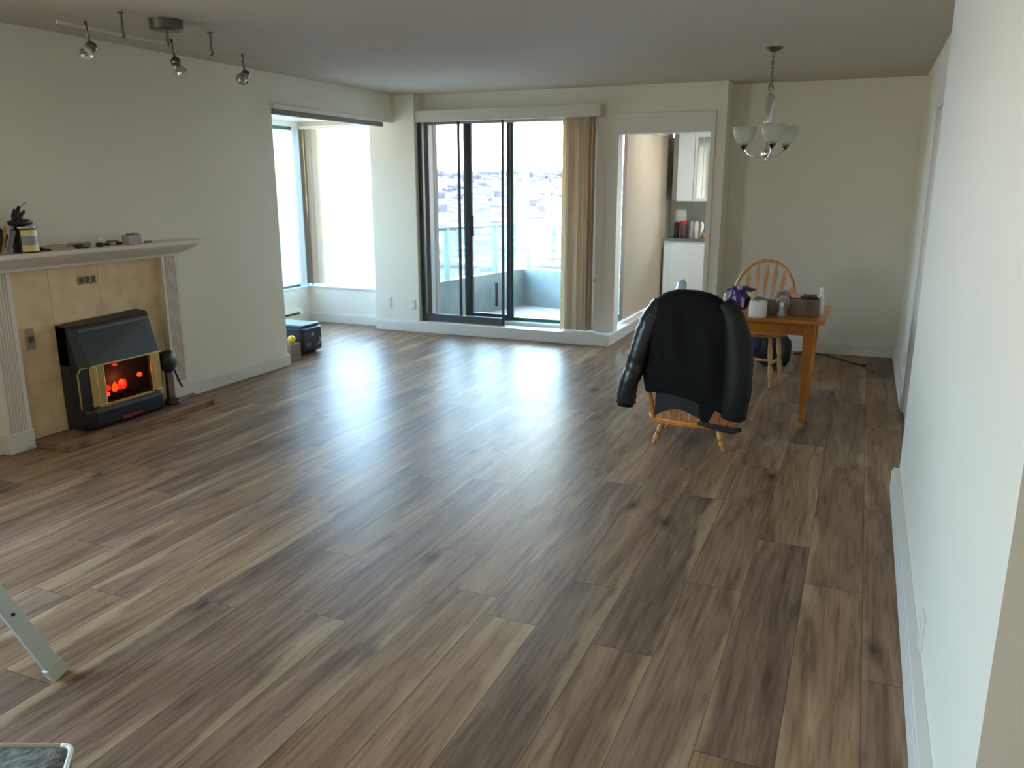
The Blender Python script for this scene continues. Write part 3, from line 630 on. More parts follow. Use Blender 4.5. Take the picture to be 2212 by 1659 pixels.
make('glass', G().lathe((-4.43, 3.845, MZ), [(.022, 0), (.024, .003), (.024, .026), (.021, .033), (.0, .033)], 18), CGLS, jr, smooth=40)
make('contents', G().lathe((-4.43, 3.845, MZ+.002), [(.017, 0), (.019, .02), (.0, .022)], 16), mat('orange_powder', (.65, .33, .08, 1), .7), jr, smooth=40)
single('usb_cable', G().tube([(-4.46+.012*math.sin(t*1.7), 3.79+t*.028, MZ+.006+.006*abs(math.sin(t*2.1))) for t in [i*.5 for i in range(12)]], .0055, 7), BLKP, 'thin black cable lying along the mantel', 'cable', smooth=True)
pr = thing('tape_roll_box', (-4.44, 4.02, MZ), 'pale lilac box with white end and green top on the mantel', 'box')
make('box', G().box(-4.47, -4.405, 3.955, 4.055, MZ, MZ+.058), mat('lilac_grey_card', (.46, .41, .42, 1), .6), pr, bevel=.003)
make('end_cap', G().box(-4.475, -4.40, 4.055, 4.073, MZ, MZ+.066), WHT, pr, bevel=.006)
make('green_lid', G().box(-4.465, -4.42, 3.985, 4.05, MZ+.058, MZ+.068), mat('dull_green', (.10, .17, .11, 1), .6), pr, bevel=.003)
single('shelf_bracket', G().box(-4.46, -4.435, 4.085, 4.17, MZ, MZ+.011), mat('gunmetal', (.08, .085, .08, 1), .5), 'flat dark metal strip at the right end of the mantel', 'metal strip', bevel=.002)
single('cloth_scrap', G().ball((-4.50, 3.91, MZ+.012), .05, .6, 1.3, .3, 14, .5, 11), mat('taupe_cloth', (.20, .165, .14, 1), .9), 'crumpled brown-grey cloth beside the lilac box on the mantel', 'cloth', smooth=True)

# ------------------------------------------------------------------ track light
TX, TZ = -3.675, 2.312
tk = thing('track_light', (TX, 3.72, CH), 'ceiling monorail track light with three swivel spots near the left wall', 'track light')
make('canopy', G().lathe((TX, 3.715, CH-.055), [(.083, 0), (.088, .004), (.088, .055)], 28), NICKEL, tk, smooth=40)
make('stem', G().tube([(TX, 3.715, CH-.05), (TX, 3.715, TZ-.01)], .009, 10), NICKEL, tk)
make('rail', G().box(TX-.004, TX+.004, 3.02, 4.46, TZ-.004, TZ+.012), RAILM, tk, label='pale slim rail')
for y in (3.41, 4.055):
    make('support_rod', G().lathe((TX, y, TZ-.012), [(.011, 0), (.011, .02), (.006, .024), (.006, .118), (.02, .124), (.022, .128)], 14), NICKEL, tk, smooth=40)
for y, ang, ax in ((3.185, 50, -1), (3.745, 20, 1), (4.32, 55, -1)):
    hd = make('spot_stem', G().tube([(TX, y, TZ+.035), (TX, y, TZ-.02), (TX+.005, y+.008, TZ-.06)], .0065, 8), NICKEL, tk, smooth=True)
    A_ = math.radians(ang); dv = Vector((.25, ax*math.sin(A_), -math.cos(A_))).normalized(); c = Vector((TX+.005, y+.012, TZ-.085))
    make('spot_housing', G().ball(c, .028, n=14), mat('dark_nickel', (.16, .15, .13, 1), .3, metal=1), hd, smooth=True)
    for s_ in (-1, 1):
        px = dv.cross(Vector((1, 0, 0))).normalized()*s_*.026
        make('bracket', G().tube([c+px*.6, c+px+dv*.045], .004, 6), CHROME, hd, smooth=True)
    make('spot_lamp', G().lathe(c+dv*.012, [(.010, 0), (.018, .012), (.034, .036), (.038, .05), (.038, .056), (.032, .056), (.02, .042), (.0, .04)], 20, dv), CHROME, hd, smooth=40)

# ------------------------------------------------------------------ chandelier
cx, cy_ = -.67, 6.05
ch = thing('chandelier', (cx, cy_, CH), 'three-arm chrome chandelier with frosted bowl shades over the dining table', 'chandelier')
make('canopy', G().lathe((cx, cy_, CH-.028), [(.012, 0), (.03, .006), (.055, .018), (.062, .028)], 26), NICKEL, ch, smooth=40)
for k in range(9):
    z = CH-.03-.0245*k; rot = Matrix.Translation((cx, cy_, z-.014)) @ Matrix.Rotation(PI/2*(k % 2)+.4, 4, 'Z')
    pts = [(.0075*math.cos(t), 0, .017*math.sin(t)) for t in [2*PI*i/12 for i in range(13)]]
    make('chain_link', G(rot).tube(pts, .0025, 6), NICKEL, ch, smooth=True)
pts = [(cx+.017*math.cos(t)*.8, cy_+.017*math.cos(t)*.6, 2.185+.028*math.sin(t)) for t in [2*PI*i/16 for i in range(17)]]
make('top_loop', G().tube(pts, .004, 8), NICKEL, ch, smooth=True)
make('column', G().lathe((cx, cy_, 1.745), [(.008, 0), (.016, .006), (.022, .02), (.016, .035), (.008, .045), (.008, .20), (.03, .215), (.03, .385), (.026, .395), (.010, .405), (.009, .425), (.004, .43)], 22), CHROME, ch, smooth=40)
make('hub', G().lathe((cx, cy_, 1.70), [(.0, 0), (.009, .005), (.012, .014), (.006, .022), (.02, .03), (.034, .045), (.034, .06), (.018, .075), (.01, .085)], 22), CHROME, ch, smooth=40)
for a in (168, -72, 48):
    t = math.radians(a); dx, dy = math.cos(t), math.sin(t); R_ = .165
    arm = make('arm', G().tube([(cx+dx*r, cy_+dy*r, z) for r, z in ((.02, 1.755), (.05, 1.735), (.09, 1.735), (.13, 1.755), (.155, 1.785), (R_, 1.80))], .006, 8), CHROME, ch, smooth=True)
    c = (cx+dx*R_, cy_+dy*R_, 1.795)
    make('cup', G().lathe(c, [(.008, -.012), (.013, -.006), (.010, 0), (.022, .008), (.026, .02), (.02, .035)], 18), mat('dark_chrome', (.12, .12, .12, 1), .12, metal=1), arm, smooth=40)
    g = G().lathe(c, [(.024, .022), (.045, .038), (.062, .065), (.073, .100), (.081, .142)], 28)
    g.f = [f for f in g.f if len(f) == 4]
    make('shade', g, SHADE, arm, smooth=True, thick=.003)

# ------------------------------------------------------------------ dining table
TZ0 = .697
tb = thing('dining_table', (-.75, 5.9, 0), 'orange pine dining table with tapered legs under the chandelier', 'table')
make('tabletop', G().prism([(-1.345, 5.45), (-.172, 5.485), (-.162, 6.30), (-1.335, 6.265)], 'z', TZ0-.024, TZ0), TBL, tb, bevel=.006)
g = G(); g.box(-1.22, -.30, 5.575, 5.595, .585, TZ0-.024); g.box(-1.22, -.30, 6.205, 6.225, .585, TZ0-.024); g.box(-1.24, -1.22, 5.6, 6.2, .585, TZ0-.024); g.box(-.285, -.265, 5.6, 6.2, .585, TZ0-.024)
make('apron', g, TBL, tb, bevel=.002)
for x, y in ((-.275, 5.59), (-.275, 6.21), (-1.23, 5.575), (-1.23, 6.20)):
    sx_ = 1 if x > -.7 else -1; sy_ = -1 if y < 5.9 else 1
    o_ = .036
    g = G(); g.rings([[(x+sx_*.015*f-sgn[0]*0+sgn[0]*w_, y-sy_*0+sgn[1]*w_, z) for sgn in ((-1,-1),(1,-1),(1,1),(-1,1))] for z, w_, f in ((0, .016, 0), (.35, .027, .2), (.60, .036, .5), (TZ0-.024, .037, .5))])
    make('leg', g, TBL, tb, bevel=.003)

# ------------------------------------------------------------------ windsor chairs
def turned(p, q, r, n=12):
    p, q = Vector(p), Vector(q); L_ = (q-p).length
    prof = [(.55, 0), (.62, .03), (.50, .10), (.75, .18), (.95, .27), (1.0, .36), (.80, .42), (.62, .45), (.98, .47), (.62, .50), (.85, .53), (1.0, .60), (.95, .74), (.70, .84), (.92, .86), (.70, .88), (.75, 1)]
    g = G(); return g.lathe(p, [(a*r, b*L_) for a, b in prof], n, q-p)
def windsor(name, T, label, seat_z, back_h, legm, seatm, bowm, spl=.035, n_sp=7, sw=.24, lean=.10):
    t = thing(name, T.to_translation(), label, 'chair')
    def part(nm, g, m_, par=t, **k): return make(nm, g, m_, par, **k)
    # seat: saddle shape, local +y is the front
    rs = []
    for z, s_ in ((seat_z-.036, .88), (seat_z-.030, .97), (seat_z-.012, 1.0), (seat_z, .985)):
        rs.append([(math.copysign(abs(math.cos(a))**.72, math.cos(a))*sw*s_, math.copysign(abs(math.sin(a))**.72, math.sin(a))*.215*s_, z) for a in [2*PI*i/36 for i in range(36)]])
    part('seat', G(T).rings(rs), seatm, smooth=40)
    for sx_ in (-1, 1):
        for sy_ in (-1, 1):
            top = (sx_*sw*.60, sy_*.13, seat_z-.034); k_ = spl/.4*seat_z
            bot = (sx_*(sw*.60+spl), sy_*(.13+spl), 0)
            g = turned(bot, top, .019); g.v = [T @ p for p in g.v]
            part('leg', g, legm, smooth=50)
    if seat_z > .3:
        zc = seat_z*.42; ox = sw*.60+spl*.55; oy = .13+spl*.55
        for sx_ in (-1, 1): part('stretcher', G(T).tube([(sx_*ox, -oy, zc), (sx_*ox, 0, zc), (sx_*ox, oy, zc)], [.008, .013, .008], 10), legm, smooth=True)
        part('stretcher', G(T).tube([(-ox, 0, zc), (0, 0, zc), (ox, 0, zc)], [.008, .013, .008], 10), legm, smooth=True)
    # bow back
    def bk(u, z):   # point on the leaning back plane
        return (u, -.165-lean*(z-seat_z)/.5, z)
    H_ = back_h-seat_z; pts = []
    for i in range(25):
        a = PI*i/24; u = -math.cos(a)*sw*.97; zz = seat_z+.0+H_*(math.sin(a)**.62)
        if i in (0, 24): u *= .80
        pts.append(bk(u, zz-.008))
    part('back_bow', G(T).tube(pts, .0125, 10), bowm, smooth=True)
    for k in range(n_sp):
        u = (k-(n_sp-1)/2)/((n_sp-1)/2)*sw*.72
        a = math.acos(max(-1, min(1, -u*1.14/(sw*.97)))); zt = seat_z+H_*(math.sin(a)**.62)-.02
        rs = []; base_u = u*.86
        for f, w_ in ((0, .006), (.25, .0065), (.50, .008), (.58, .010), (.80, .019), (.86, .018), (1, .005)):
            z = seat_z-.004+(zt-seat_z)*f; c = bk(base_u+(u*1.14-base_u)*f, z)
            rs.append([(c[0]-w_, c[1]-.005, z), (c[0]+w_, c[1]-.005, z), (c[0]+w_, c[1]+.005, z), (c[0]-w_, c[1]+.005, z)])
        part('spindle', G(T).rings(rs), bowm, bevel=.003)
    return t
# far chair: front legs near the table, facing the camera
T2 = Matrix.Translation((-.735, 6.66, 0)) @ Matrix.Rotation(PI+math.radians(-8), 4, 'Z')
windsor('windsor_chair', T2, 'pale oak bow-back chair with arrow spindles on the far side of the table', .43, .955, PINE, OAK, OAK, lean=.12, sw=.268)
# near chair: very low seat, its back to the camera, carries the jacket
T1 = Matrix.Translation((-.862, 4.91, 0)) @ Matrix.Rotation(0, 4, 'Z')
windsor('low_windsor_chair', T1, 'low orange wooden chair with short turned legs, black jacket over its back', .168, .915, OAK, SEATM, SEATM, spl=.048, sw=.275, lean=-.03)

# ------------------------------------------------------------------ the jacket
jk = thing('jacket', (-.862, 4.74, .22), 'big black jacket draped over the back of the low wooden chair', 'jacket')
def lerp_levels(lv, z):
    for a, b in zip(lv, lv[1:]):
        if a[0] >= z >= b[0]:
            t = (a[0]-z)/(a[0]-b[0]); return [p+(q-p)*t for p, q in zip(a, b)]
    return list(lv[-1])
#        z    xL     xR     yfront  yback
LV = [(.946, -.985, -.845, 4.735, 4.80), (.935, -1.03, -.79, 4.715, 4.83), (.912, -1.075, -.735, 4.70, 4.85), (.86, -1.118, -.675, 4.68, 4.88), (.78, -1.14, -.625, 4.665, 4.895),
      (.66, -1.155, -.595, 4.655, 4.91), (.52, -1.165, -.575, 4.65, 4.92), (.42, -1.165, -.565, 4.65, 4.92), (.34, -1.155, -.56, 4.655, 4.91), (.27, -1.14, -.555, 4.66, 4.90)]
nr = 64; rs = []
zz = [.947-.677*(i/46)**1.0 for i in range(47)]
for i, z in enumerate(zz):
    _, xl, xr, yf, yb = lerp_levels(LV, min(z, .946)); cxx = (xl+xr)/2; a = (xr-xl)/2; cyy = (yf+yb)/2; b = (yb-yf)/2; ring = []
    dn = max(0, min(1, (.93-z)/.4))
    for k in range(nr):
        t = 2*PI*k/nr; ct, st = math.cos(t), math.sin(t)
        px = cxx+math.copysign(abs(ct)**.8, ct)*a; py = cyy+math.copysign(abs(st)**.7, st)*b
        f = noise.noise(Vector((px*9+2, py*5, z*1.8)))*.030*dn+noise.noise(Vector((px*22, py*14, z*5+4)))*.010*dn
        f += .012*dn*math.sin(px*38+noise.noise(Vector((px*3, 0, z*3)))*5)
        if z < .5: f *= .3
        py += f*(1 if st > 0 else -1)*abs(st)**.5; px += f*ct*.5
        # hem: higher at the left, lower at the right
        zt = z
        if z < .52:
            hem = .345-.02*max(0, min(1, (-1.02-px)/.08))-.105*max(0, min(1, (px+.93)/.30)); hem += .006*math.sin(px*22)
            zt = hem+(z-.27)*(.52-hem)/(.25)
        ring.append((px, py, zt))
    rs.append(ring)
g = G().rings(rs); g.f = [f for f in g.f if not (len(f) > 4 and f[0] > nr*40)]
make('jacket_body', g, JKT, jk, smooth=True, thick=.006)
def sleeve(pts, rad, seed, m_):
    g = G(); P = [Vector(p) for p in pts]; n_ = 34; path = []; rr = []
    for i in range(n_):
        u = i/(n_-1)*(len(P)-1); k = min(int(u), len(P)-2); f = u-k; f_ = f
        p0, p1, p2, p3 = P[max(k-1, 0)], P[k], P[k+1], P[min(k+2, len(P)-1)]
        p = .5*((2*p1)+(-p0+p2)*f_+(2*p0-5*p1+4*p2-p3)*f_**2+(-p0+3*p1-3*p2+p3)*f_**3)
        path.append(p); rr.append(rad[k]+(rad[k+1]-rad[k])*f)
    g.tube(path, rr, 26)
    out = []
    for i, p in enumerate(g.v):
        c = path[i//26]; d_ = p-c
        wv = 1+(.055 if seed == 1 else .02)*math.sin(p.z*120+d_.x*60+noise.noise(p*9)*4)+.12*noise.noise(p*11+Vector((seed, 0, 0)))
        out.append(c+d_*wv)
    g.v = out; return make('sleeve', g, m_, jk, smooth=True)
sleeve([(-1.065, 4.76, .875), (-1.125, 4.735, .76), (-1.165, 4.71, .62), (-1.20, 4.70, .48), (-1.235, 4.695, .36), (-1.245, 4.695, .255)], [.05, .062, .060, .058, .060, .062], 1, JSL)
sleeve([(-.70, 4.765, .885), (-.635, 4.735, .78), (-.60, 4.705, .65), (-.585, 4.69, .50), (-.59, 4.69, .36), (-.60, 4.70, .225)], [.05, .07, .078, .08, .078, .070], 4, mat('black_jacket_sleeve_matte', (.007, .0075, .006, 1), .6, bump=(20, .6), spec=.35))
make('cuff', G().tube([(-1.245, 4.695, .27), (-1.248, 4.694, .235)], [.052, .05], 20), JKT, jk, smooth=40)
g = G().tube([(-1.01, 4.76, .925), (-.975, 4.745, .935), (-.915, 4.74, .940), (-.855, 4.745, .935), (-.81, 4.76, .925)], [.010, .014, .016, .014, .010], 12); make('collar', g, JKT, jk, smooth=True)
# charcoal inner layer hanging out of the hem over the seat
rs = []
for i in range(9):
    z = .40-.2*i/8; ring = []
    for k in range(18):
        u = k/17; x = -1.065+.275*u; hem = .205+.045*math.sin(PI*(u*1.2-.1))*(1 if u < .9 else .3)
        zt = max(z, hem) if i < 8 else hem
        ring.append((x, 4.722+.006*math.sin(u*9)-.035*i/8, zt-(0 if i else 0)))
    rs.append(ring)
g = G().rings(rs, cap=False, close=False); make('inner_lining', g, LINING, jk, smooth=True, thick=.008, label='charcoal fleece layer below the hem')
g = G().add([(-.80, 4.69, .29), (-.70, 4.69, .27), (-.755, 4.68, .158), (-.785, 4.69, .168)], [(0, 1, 2, 3)]); make('drawstring_flap', g, JKT, jk, thick=.006)
g = G().tube([(-.80, 4.675, .178), (-.70, 4.67, .165), (-.60, 4.67, .155), (-.55, 4.68, .165)], [.012, .018, .02, .012], 10, .5); make('trailing_hem', g, LINING, jk, smooth=True)

# ------------------------------------------------------------------ things on the table
Z = TZ0
pb = thing('purple_bag', (-.735, 5.72, Z), 'crumpled purple and yellow snack bag on the dining table', 'bag')
make('bag', G().ball((-.745, 5.73, Z+.094), .085, .95, .7, .98, 20, .45, 3), mat('purple_foil', (.045, .012, .16, 1), .28, bump=(25, .5)), pb, smooth=True)
make('bag_top', G().ball((-.735, 5.72, Z+.15), .06, 1.5, .5, .42, 16, .6, 9), mat('purple_foil'), pb, smooth=True)
make('yellow_patch', G().add([(-.695, 5.655, Z+.15), (-.64, 5.665, Z+.148), (-.662, 5.655, Z+.108)], [(0, 1, 2)]), mat('yellow_print', (.62, .58, .12, 1), .4), pb, thick=.004)
make('pale_patch', G().add([(-.725, 5.655, Z+.11), (-.70, 5.655, Z+.105), (-.702, 5.66, Z+.04), (-.722, 5.66, Z+.045)], [(0, 1, 2, 3)]), mat('pale_print', (.34, .29, .25, 1), .5), pb, thick=.003)
make('bag_knot', G().ball((-.742, 5.69, Z+.168), .02, 1, .8, .8, 12, .4, 4), mat('lilac_film', (.45, .36, .48, 1), .3), pb, smooth=True)
tr = thing('toilet_roll', (-.595, 5.54, Z), 'white paper roll standing at the near edge of the dining table', 'paper roll')
make('paper', G().lathe((-.597, 5.545, Z), [(.053, 0), (.056, .003), (.057, .055), (.056, .103), (.053, .106), (.022, .106), (.022, .09)], 30), mat('paper_white', (.74, .70, .64, 1), .9, bump=(150, .2)), tr, smooth=40)
make('core', G().lathe((-.597, 5.545, Z+.05), [(.0215, 0), (.0215, .054), (.019, .054), (.019, .0)], 18), mat('kraft_card', (.32, .22, .14, 1), .8), tr, smooth=40)
single('grey_cloth', G().ball((-.605, 5.705, Z+.058), .055, 1.15, .6, .95, 16, .5, 12), mat('olive_grey_cloth', (.15, .14, .12, 1), .85), 'olive grey bundle behind the paper roll', 'cloth', smooth=True)
bk_ = thing('wicker_basket', (-.36, 5.78, Z), 'low brown box of odds and ends at the right end of the table', 'box')
g = G()
g.box(-.425, -.235, 5.67, 5.678, Z, Z+.115); g.box(-.425, -.235, 5.822, 5.83, Z, Z+.115); g.box(-.425, -.417, 5.678, 5.822, Z, Z+.115); g.box(-.243, -.235, 5.678, 5.822, Z, Z+.115); g.box(-.417, -.243, 5.678, 5.822, Z, Z+.008)
make('box', g, mat('brown_carton', (.16, .10, .065, 1), .75, var=((14, 14, 14), .25)), bk_, bevel=.002)
make('print', G().box(-.30, -.262, 5.667, 5.671, Z+.045, Z+.10), mat('olive_print', (.09, .10, .045, 1), .7), bk_)
make('print', G().box(-.40, -.365, 5.667, 5.671, Z+.06, Z+.095), mat('olive_print'), bk_)
single('dark_lid', G().box(-.335, -.25, 5.69, 5.80, Z+.118, Z+.135), mat('dark_brown_lid', (.04, .022, .016, 1), .5), 'dark brown lid on top of the brown box', 'lid', bevel=.004)
single('pink_packet', G().box(-.41, -.345, 5.70, 5.78, Z+.116, Z+.138), mat('pink_paper', (.60, .32, .30, 1), .6), 'small pink packet on top of the brown box', 'packet', bevel=.006)
pg = thing('plastic_bag', (-.455, 5.72, Z), 'clear crinkled plastic bag in the middle of the table', 'plastic bag')
make('film', G().ball((-.462, 5.74, Z+.075), .075, .8, .7, 1.0, 20, .7, 6), PLAST, pg, smooth=True)
make('fold', G().tube([(-.495, 5.66, Z+.06), (-.49, 5.65, Z+.10), (-.46, 5.65, Z+.128), (-.42, 5.66, Z+.12), (-.415, 5.665, Z+.06)], .006, 8), mat('milky_film', (.42, .38, .42, 1), .25), pg, smooth=True)
bo = thing('small_bottle', (-.452, 5.615, Z), 'little pale green bottle at the near edge of the table', 'bottle')
make('body', G().lathe((-.452, 5.615, Z), [(.022, 0), (.024, .004), (.019, .03), (.014, .04), (.014, .065), (.010, .07)], 16), mat('pale_green_glass', (.30, .36, .30, 1), .2), bo, smooth=40)
make('base', G().lathe((-.452, 5.615, Z), [(.03, 0), (.031, .003), (.0, .006)], 16), mat('dark_green_glass', (.04, .06, .045, 1), .3), bo)
make('cap', G().lathe((-.452, 5.615, Z+.07), [(.012, 0), (.012, .02), (.0, .021)], 14), WHT, bo, smooth=40)
single('woven_pot', G().lathe((-.53, 5.67, Z), [(.036, 0), (.044, .01), (.05, .05), (.046, .09), (.04, .10), (.036, .09), (.0, .02)], 22), mat('woven_straw', (.17, .12, .08, 1), .8, bump=(90, .9)), 'small brown woven pot between the paper roll and plastic bag', 'pot', smooth=40)
wb = thing('spray_bottle', (-.235, 5.79, Z+.0), 'slim white bottle standing behind the right end of the brown box', 'bottle')
make('body', G().lathe((-.222, 5.80, Z), [(.018, 0), (.020, .004), (.020, .11), (.012, .135), (.011, .15)], 16), WHT, wb, smooth=40)
make('cap', G().lathe((-.222, 5.80, Z+.15), [(.013, 0), (.013, .03), (.008, .035)], 14), WHT, wb, smooth=40)
sk = thing('key_ring', (-.87, 5.95, Z), 'shiny keys beside the purple bag, just right of the jacket shoulder', 'keys')
pts = [(-.862+.016*math.cos(t), 5.80, Z+.115+.016*math.sin(t)) for t in [2*PI*i/14 for i in range(15)]]
make('ring', G().tube([(x, y, z-.10) for x, y, z in pts], .004, 6), CHROME, sk, smooth=True)
make('fob', G().ball((-.835, 5.80, Z+.03), .02, 1, .7, .9, 12, .3, 2), mat('cream_fob', (.62, .57, .46, 1), .5), sk, smooth=True)
single('salt_shaker', G().lathe((-.855, 5.86, Z), [(.02, 0), (.021, .05), (.016, .085), (.012, .105), (.0, .11)], 16), mat('pale_blue_glaze', (.55, .66, .70, 1), .25), 'pale blue shaker left of the purple bag', 'shaker', smooth=40)
single('water_bag', G().ball((-1.17, 5.85, Z+.088), .06, .75, .7, 1.5, 16, .45, 21), mat('blue_white_film', (.50, .62, .74, 1), .25), 'pale blue white plastic packet peeking above the jacket at left', 'packet', smooth=True)
single('orange_box', G().box(-1.22, -1.14, 5.62, 5.70, Z, Z+.075), mat('dull_orange', (.42, .13, .06, 1), .6), 'reddish orange carton behind the left shoulder of the jacket', 'carton', bevel=.004)
single('grey_case', G().box(-1.325, -1.21, 5.50, 5.60, Z, Z+.045), mat('slate_case', (.07, .065, .09, 1), .5), 'slate grey case at the left end of the table', 'case', bevel=.008)

# backpack behind the table
bp_ = thing('backpack', (-.67, 7.28, 0), 'black backpack with a blue pocket on the floor behind the far chair', 'backpack')
make('body', G().ball((-.66, 7.30, .165), .19, .95, .62, .88, 22, .12, 3), BLKP, bp_, smooth=True)
make('front_pocket', G().ball((-.79, 7.21, .20), .085, .8, .45, 1.0, 16, .15, 5), mat('navy_nylon', (.015, .028, .10, 1), .5), bp_, smooth=True, label='dark blue pocket')
make('side_flap', G().ball((-.52, 7.22, .15), .07, .6, .5, 1.8, 14, .1, 6), mat('charcoal_nylon', (.02, .02, .022, 1), .6), bp_, smooth=True)
make('strap', G().tube([(-.56, 7.2, .28), (-.53, 7.13, .2), (-.53, 7.12, .1), (-.55, 7.17, .03)], .013, 8, .5), BLKP, bp_, smooth=True)
single('folded_towel', G().ball((-.80, 7.18, .325), .06, 1.3, .6, .35, 14, .3, 7), mat('pale_grey_towel', (.42, .38, .36, 1), .9), 'pale rag lying on top of the black backpack', 'rag', smooth=True)
ec = thing('extension_cord', (0, 7.75, 0), 'dark cord with a plug lying on the floor by the dining wall', 'cord')
make('cord', G().tube([(-.50, 7.9, .008), (-.35, 7.97, .008), (-.22, 7.93, .008), (-.10, 7.80, .008), (0, 7.68, .008), (.09, 7.60, .008)], .007, 8), mat('brown_cord', (.05, .035, .025, 1), .6), ec, smooth=True)
make('plug', G().box(.085, .125, 7.555, 7.60, 0, .022), BLKP, ec, bevel=.004)

# ------------------------------------------------------------------ outlets and switches
def plate(name, c, n, label, w_=.07, h=.115, rocker=False, dp=.006):
    t = thing(name, c, label, 'switch' if rocker else 'outlet')
    c = Vector(c); n = Vector(n)
    if abs(n.y) > .5:
        s_ = n.y; y0, y1 = sorted((c.y, c.y+s_*dp)); y2, y3 = sorted((c.y+s_*(dp-.001), c.y+s_*(dp+.003)))
        make('cover_plate', G().box(c.x-w_/2, c.x+w_/2, y0, y1, c.z-h/2, c.z+h/2), WHT, t, bevel=.002)
        for dz in ((0,) if rocker else (-.027, .027)): make('toggle' if rocker else 'socket', G().box(c.x-.015, c.x+.015, y2, y3, c.z+dz-.018, c.z+dz+.018), TRIM, t, bevel=.002)
    else:
        s_ = n.x; x0, x1 = sorted((c.x, c.x+s_*dp)); x2, x3 = sorted((c.x+s_*(dp-.001), c.x+s_*(dp+.003)))
        make('cover_plate', G().box(x0, x1, c.y-w_/2, c.y+w_/2, c.z-h/2, c.z+h/2), WHT, t, bevel=.002)
        for dz in ((0,) if rocker else (-.027, .027)): make('toggle' if rocker else 'socket', G().box(x2, x3, c.y-.015, c.y+.015, c.z+dz-.018, c.z+dz+.018), TRIM, t, bevel=.002)
plate('wall_outlet', (-4.70, YP, .305), (0, -1, 0), 'white outlet on the pillar, the left one beside the bay')
plate('wall_outlet', (-4.40, YP, .295), (0, -1, 0), 'white outlet on the pillar, the right one beside the balcony door')
plate('wall_outlet', (XN, 2.60, .20), (-1, 0, 0), 'white outlet low on the near right wall', dp=.011)
plate('wall_outlet', (XR, 6.62, .28), (-1, 0, 0), 'small white outlet low on the far part of the right wall', dp=.02)
plate('light_switch', (-1.165, YF, 1.17), (0, -1, 0), 'small switch plate on the dining wall beside the kitchen opening', .05, .08, True)

# ------------------------------------------------------------------ suitcase corner in the bay
sc_ = thing('suitcase', (-4.98, 6.17, 0), 'dark navy soft suitcase lying in the bay beside the left wall end', 'suitcase')
def rbox(x0, x1, y0, y1, z0, z1, m_, nm, r, par, **k): return make(nm, G().box(x0, x1, y0, y1, z0, z1), m_, par, bevel=r, seg=4, smooth=60, **k)
NAVY = mat('navy_canvas', (.012, .018, .030, 1), .55, bump=(150, .3)); NAVT = mat('blue_canvas_top', (.035, .065, .12, 1), .45, bump=(100, .3))
rbox(-5.28, -4.67, 6.01, 6.33, .02, .262, NAVY, 'body', .035, sc_)
rbox(-5.26, -4.69, 6.03, 6.31, .255, .285, NAVT, 'lid', .012, sc_, label='blue-grey lid')
make('piping', G().tube([(-5.25, 6.005, .245), (-4.70, 6.005, .245), (-4.663, 6.04, .245), (-4.663, 6.30, .245)], .006, 8), BLKP, sc_, smooth=True)
make('badge', G().lathe((-4.671, 6.17, .19), [(.0, 0), (.02, .0), (.02, .004), (.0, .005)], 16, (1, 0, 0)), mat('badge_grey', (.38, .40, .38, 1), .4), sc_, label='round grey badge')
make('name_tag', G().box(-4.672, -4.664, 6.07, 6.13, .085, .115), mat('tag_grey', (.15, .16, .15, 1), .5), sc_)
make('side_handle', G().tube([(-4.668, 6.27, .14), (-4.64, 6.255, .13), (-4.64, 6.22, .095), (-4.668, 6.20, .08)], .007, 8), GREYPL, sc_, smooth=True)
for y in (6.05, 6.27): make('foot', G().box(-5.2, -4.72, y-.012, y+.012, 0, .022), BLKP, sc_)
make('top_pouch', G().ball((-5.02, 6.12, .30), .07, 1.0, .8, .4, 14, .3, 3), NAVT, sc_, smooth=True)
single('plastic_wrap', G().ball((-4.98, 5.98, .335), .028, 1.2, .8, .8, 12, .5, 4), mat('lilac_white_film', (.55, .58, .70, 1), .3), 'scrap of pale plastic on top of the navy suitcase', 'plastic scrap', smooth=True)
cb = thing('cardboard_box', (-4.75, 5.87, 0), 'small brown cardboard box just past the end of the left wall', 'box')
make('carton', G().box(-4.87, -4.635, 5.80, 5.94, 0, .15), mat('cardboard', (.24, .17, .12, 1), .85), cb, bevel=.002)
make('flap', G().box(-4.87, -4.635, 5.80, 5.803, .15, .165), mat('cardboard'), cb)
single('yellow_ball', G().ball((-4.672, 5.865, .189), .037, n=20), mat('yellow_rubber', (.72, .50, .02, 1), .45), 'bright yellow ball on the cardboard box beside the suitcase', 'ball', smooth=True)
single('bottle_top', G().ball((-4.735, 5.845, .167), .018, 1.2, 1, .8, 12, .2, 1), mat('dark_red_plastic', (.25, .03, .03, 1), .4), 'dark red cap lying beside the yellow ball', 'cap', smooth=True)

# ------------------------------------------------------------------ step ladder foot, stool corner (foreground left)
ld = thing('step_ladder', (-2.5, 1.2, 0), 'white aluminium step ladder leg reaching in from the left edge', 'ladder')
f1 = Vector((-2.275, 1.575, .0)); dirv = Vector((-.057, -.106, .30))
def up(p, z): return Vector(p)+dirv*(z/.30)
for dx in (0, -.46):
    p = f1+Vector((dx, 0, 0))
    lg = make('rear_leg', G().bar(up(p, .035), up(p+Vector((0 if dx == 0 else .0, 0, 0)), 1.1), .022, .052), ALU, ld, bevel=.003)
    make('foot_cap', G().bar(up(p, 0)+Vector((0, 0, .003)), up(p, .05), .032, .062), mat('light_grey_foot', (.48, .50, .46, 1), .5), lg, bevel=.004)
    make('bolt', G().lathe(up(p, .262)+Vector((.010, -.002, 0)), [(.006, 0), (.006, .005), (0, .006)], 10, (1, 0, 0)), DRK, lg)
make('brace', G().bar(up(f1, .235)+Vector((-.01, .02, 0)), up(f1+Vector((-.46, 0, 0)), .235)+Vector((0, .02, 0)), .02, .03), ALU, ld)
tp = up(f1, 1.1)
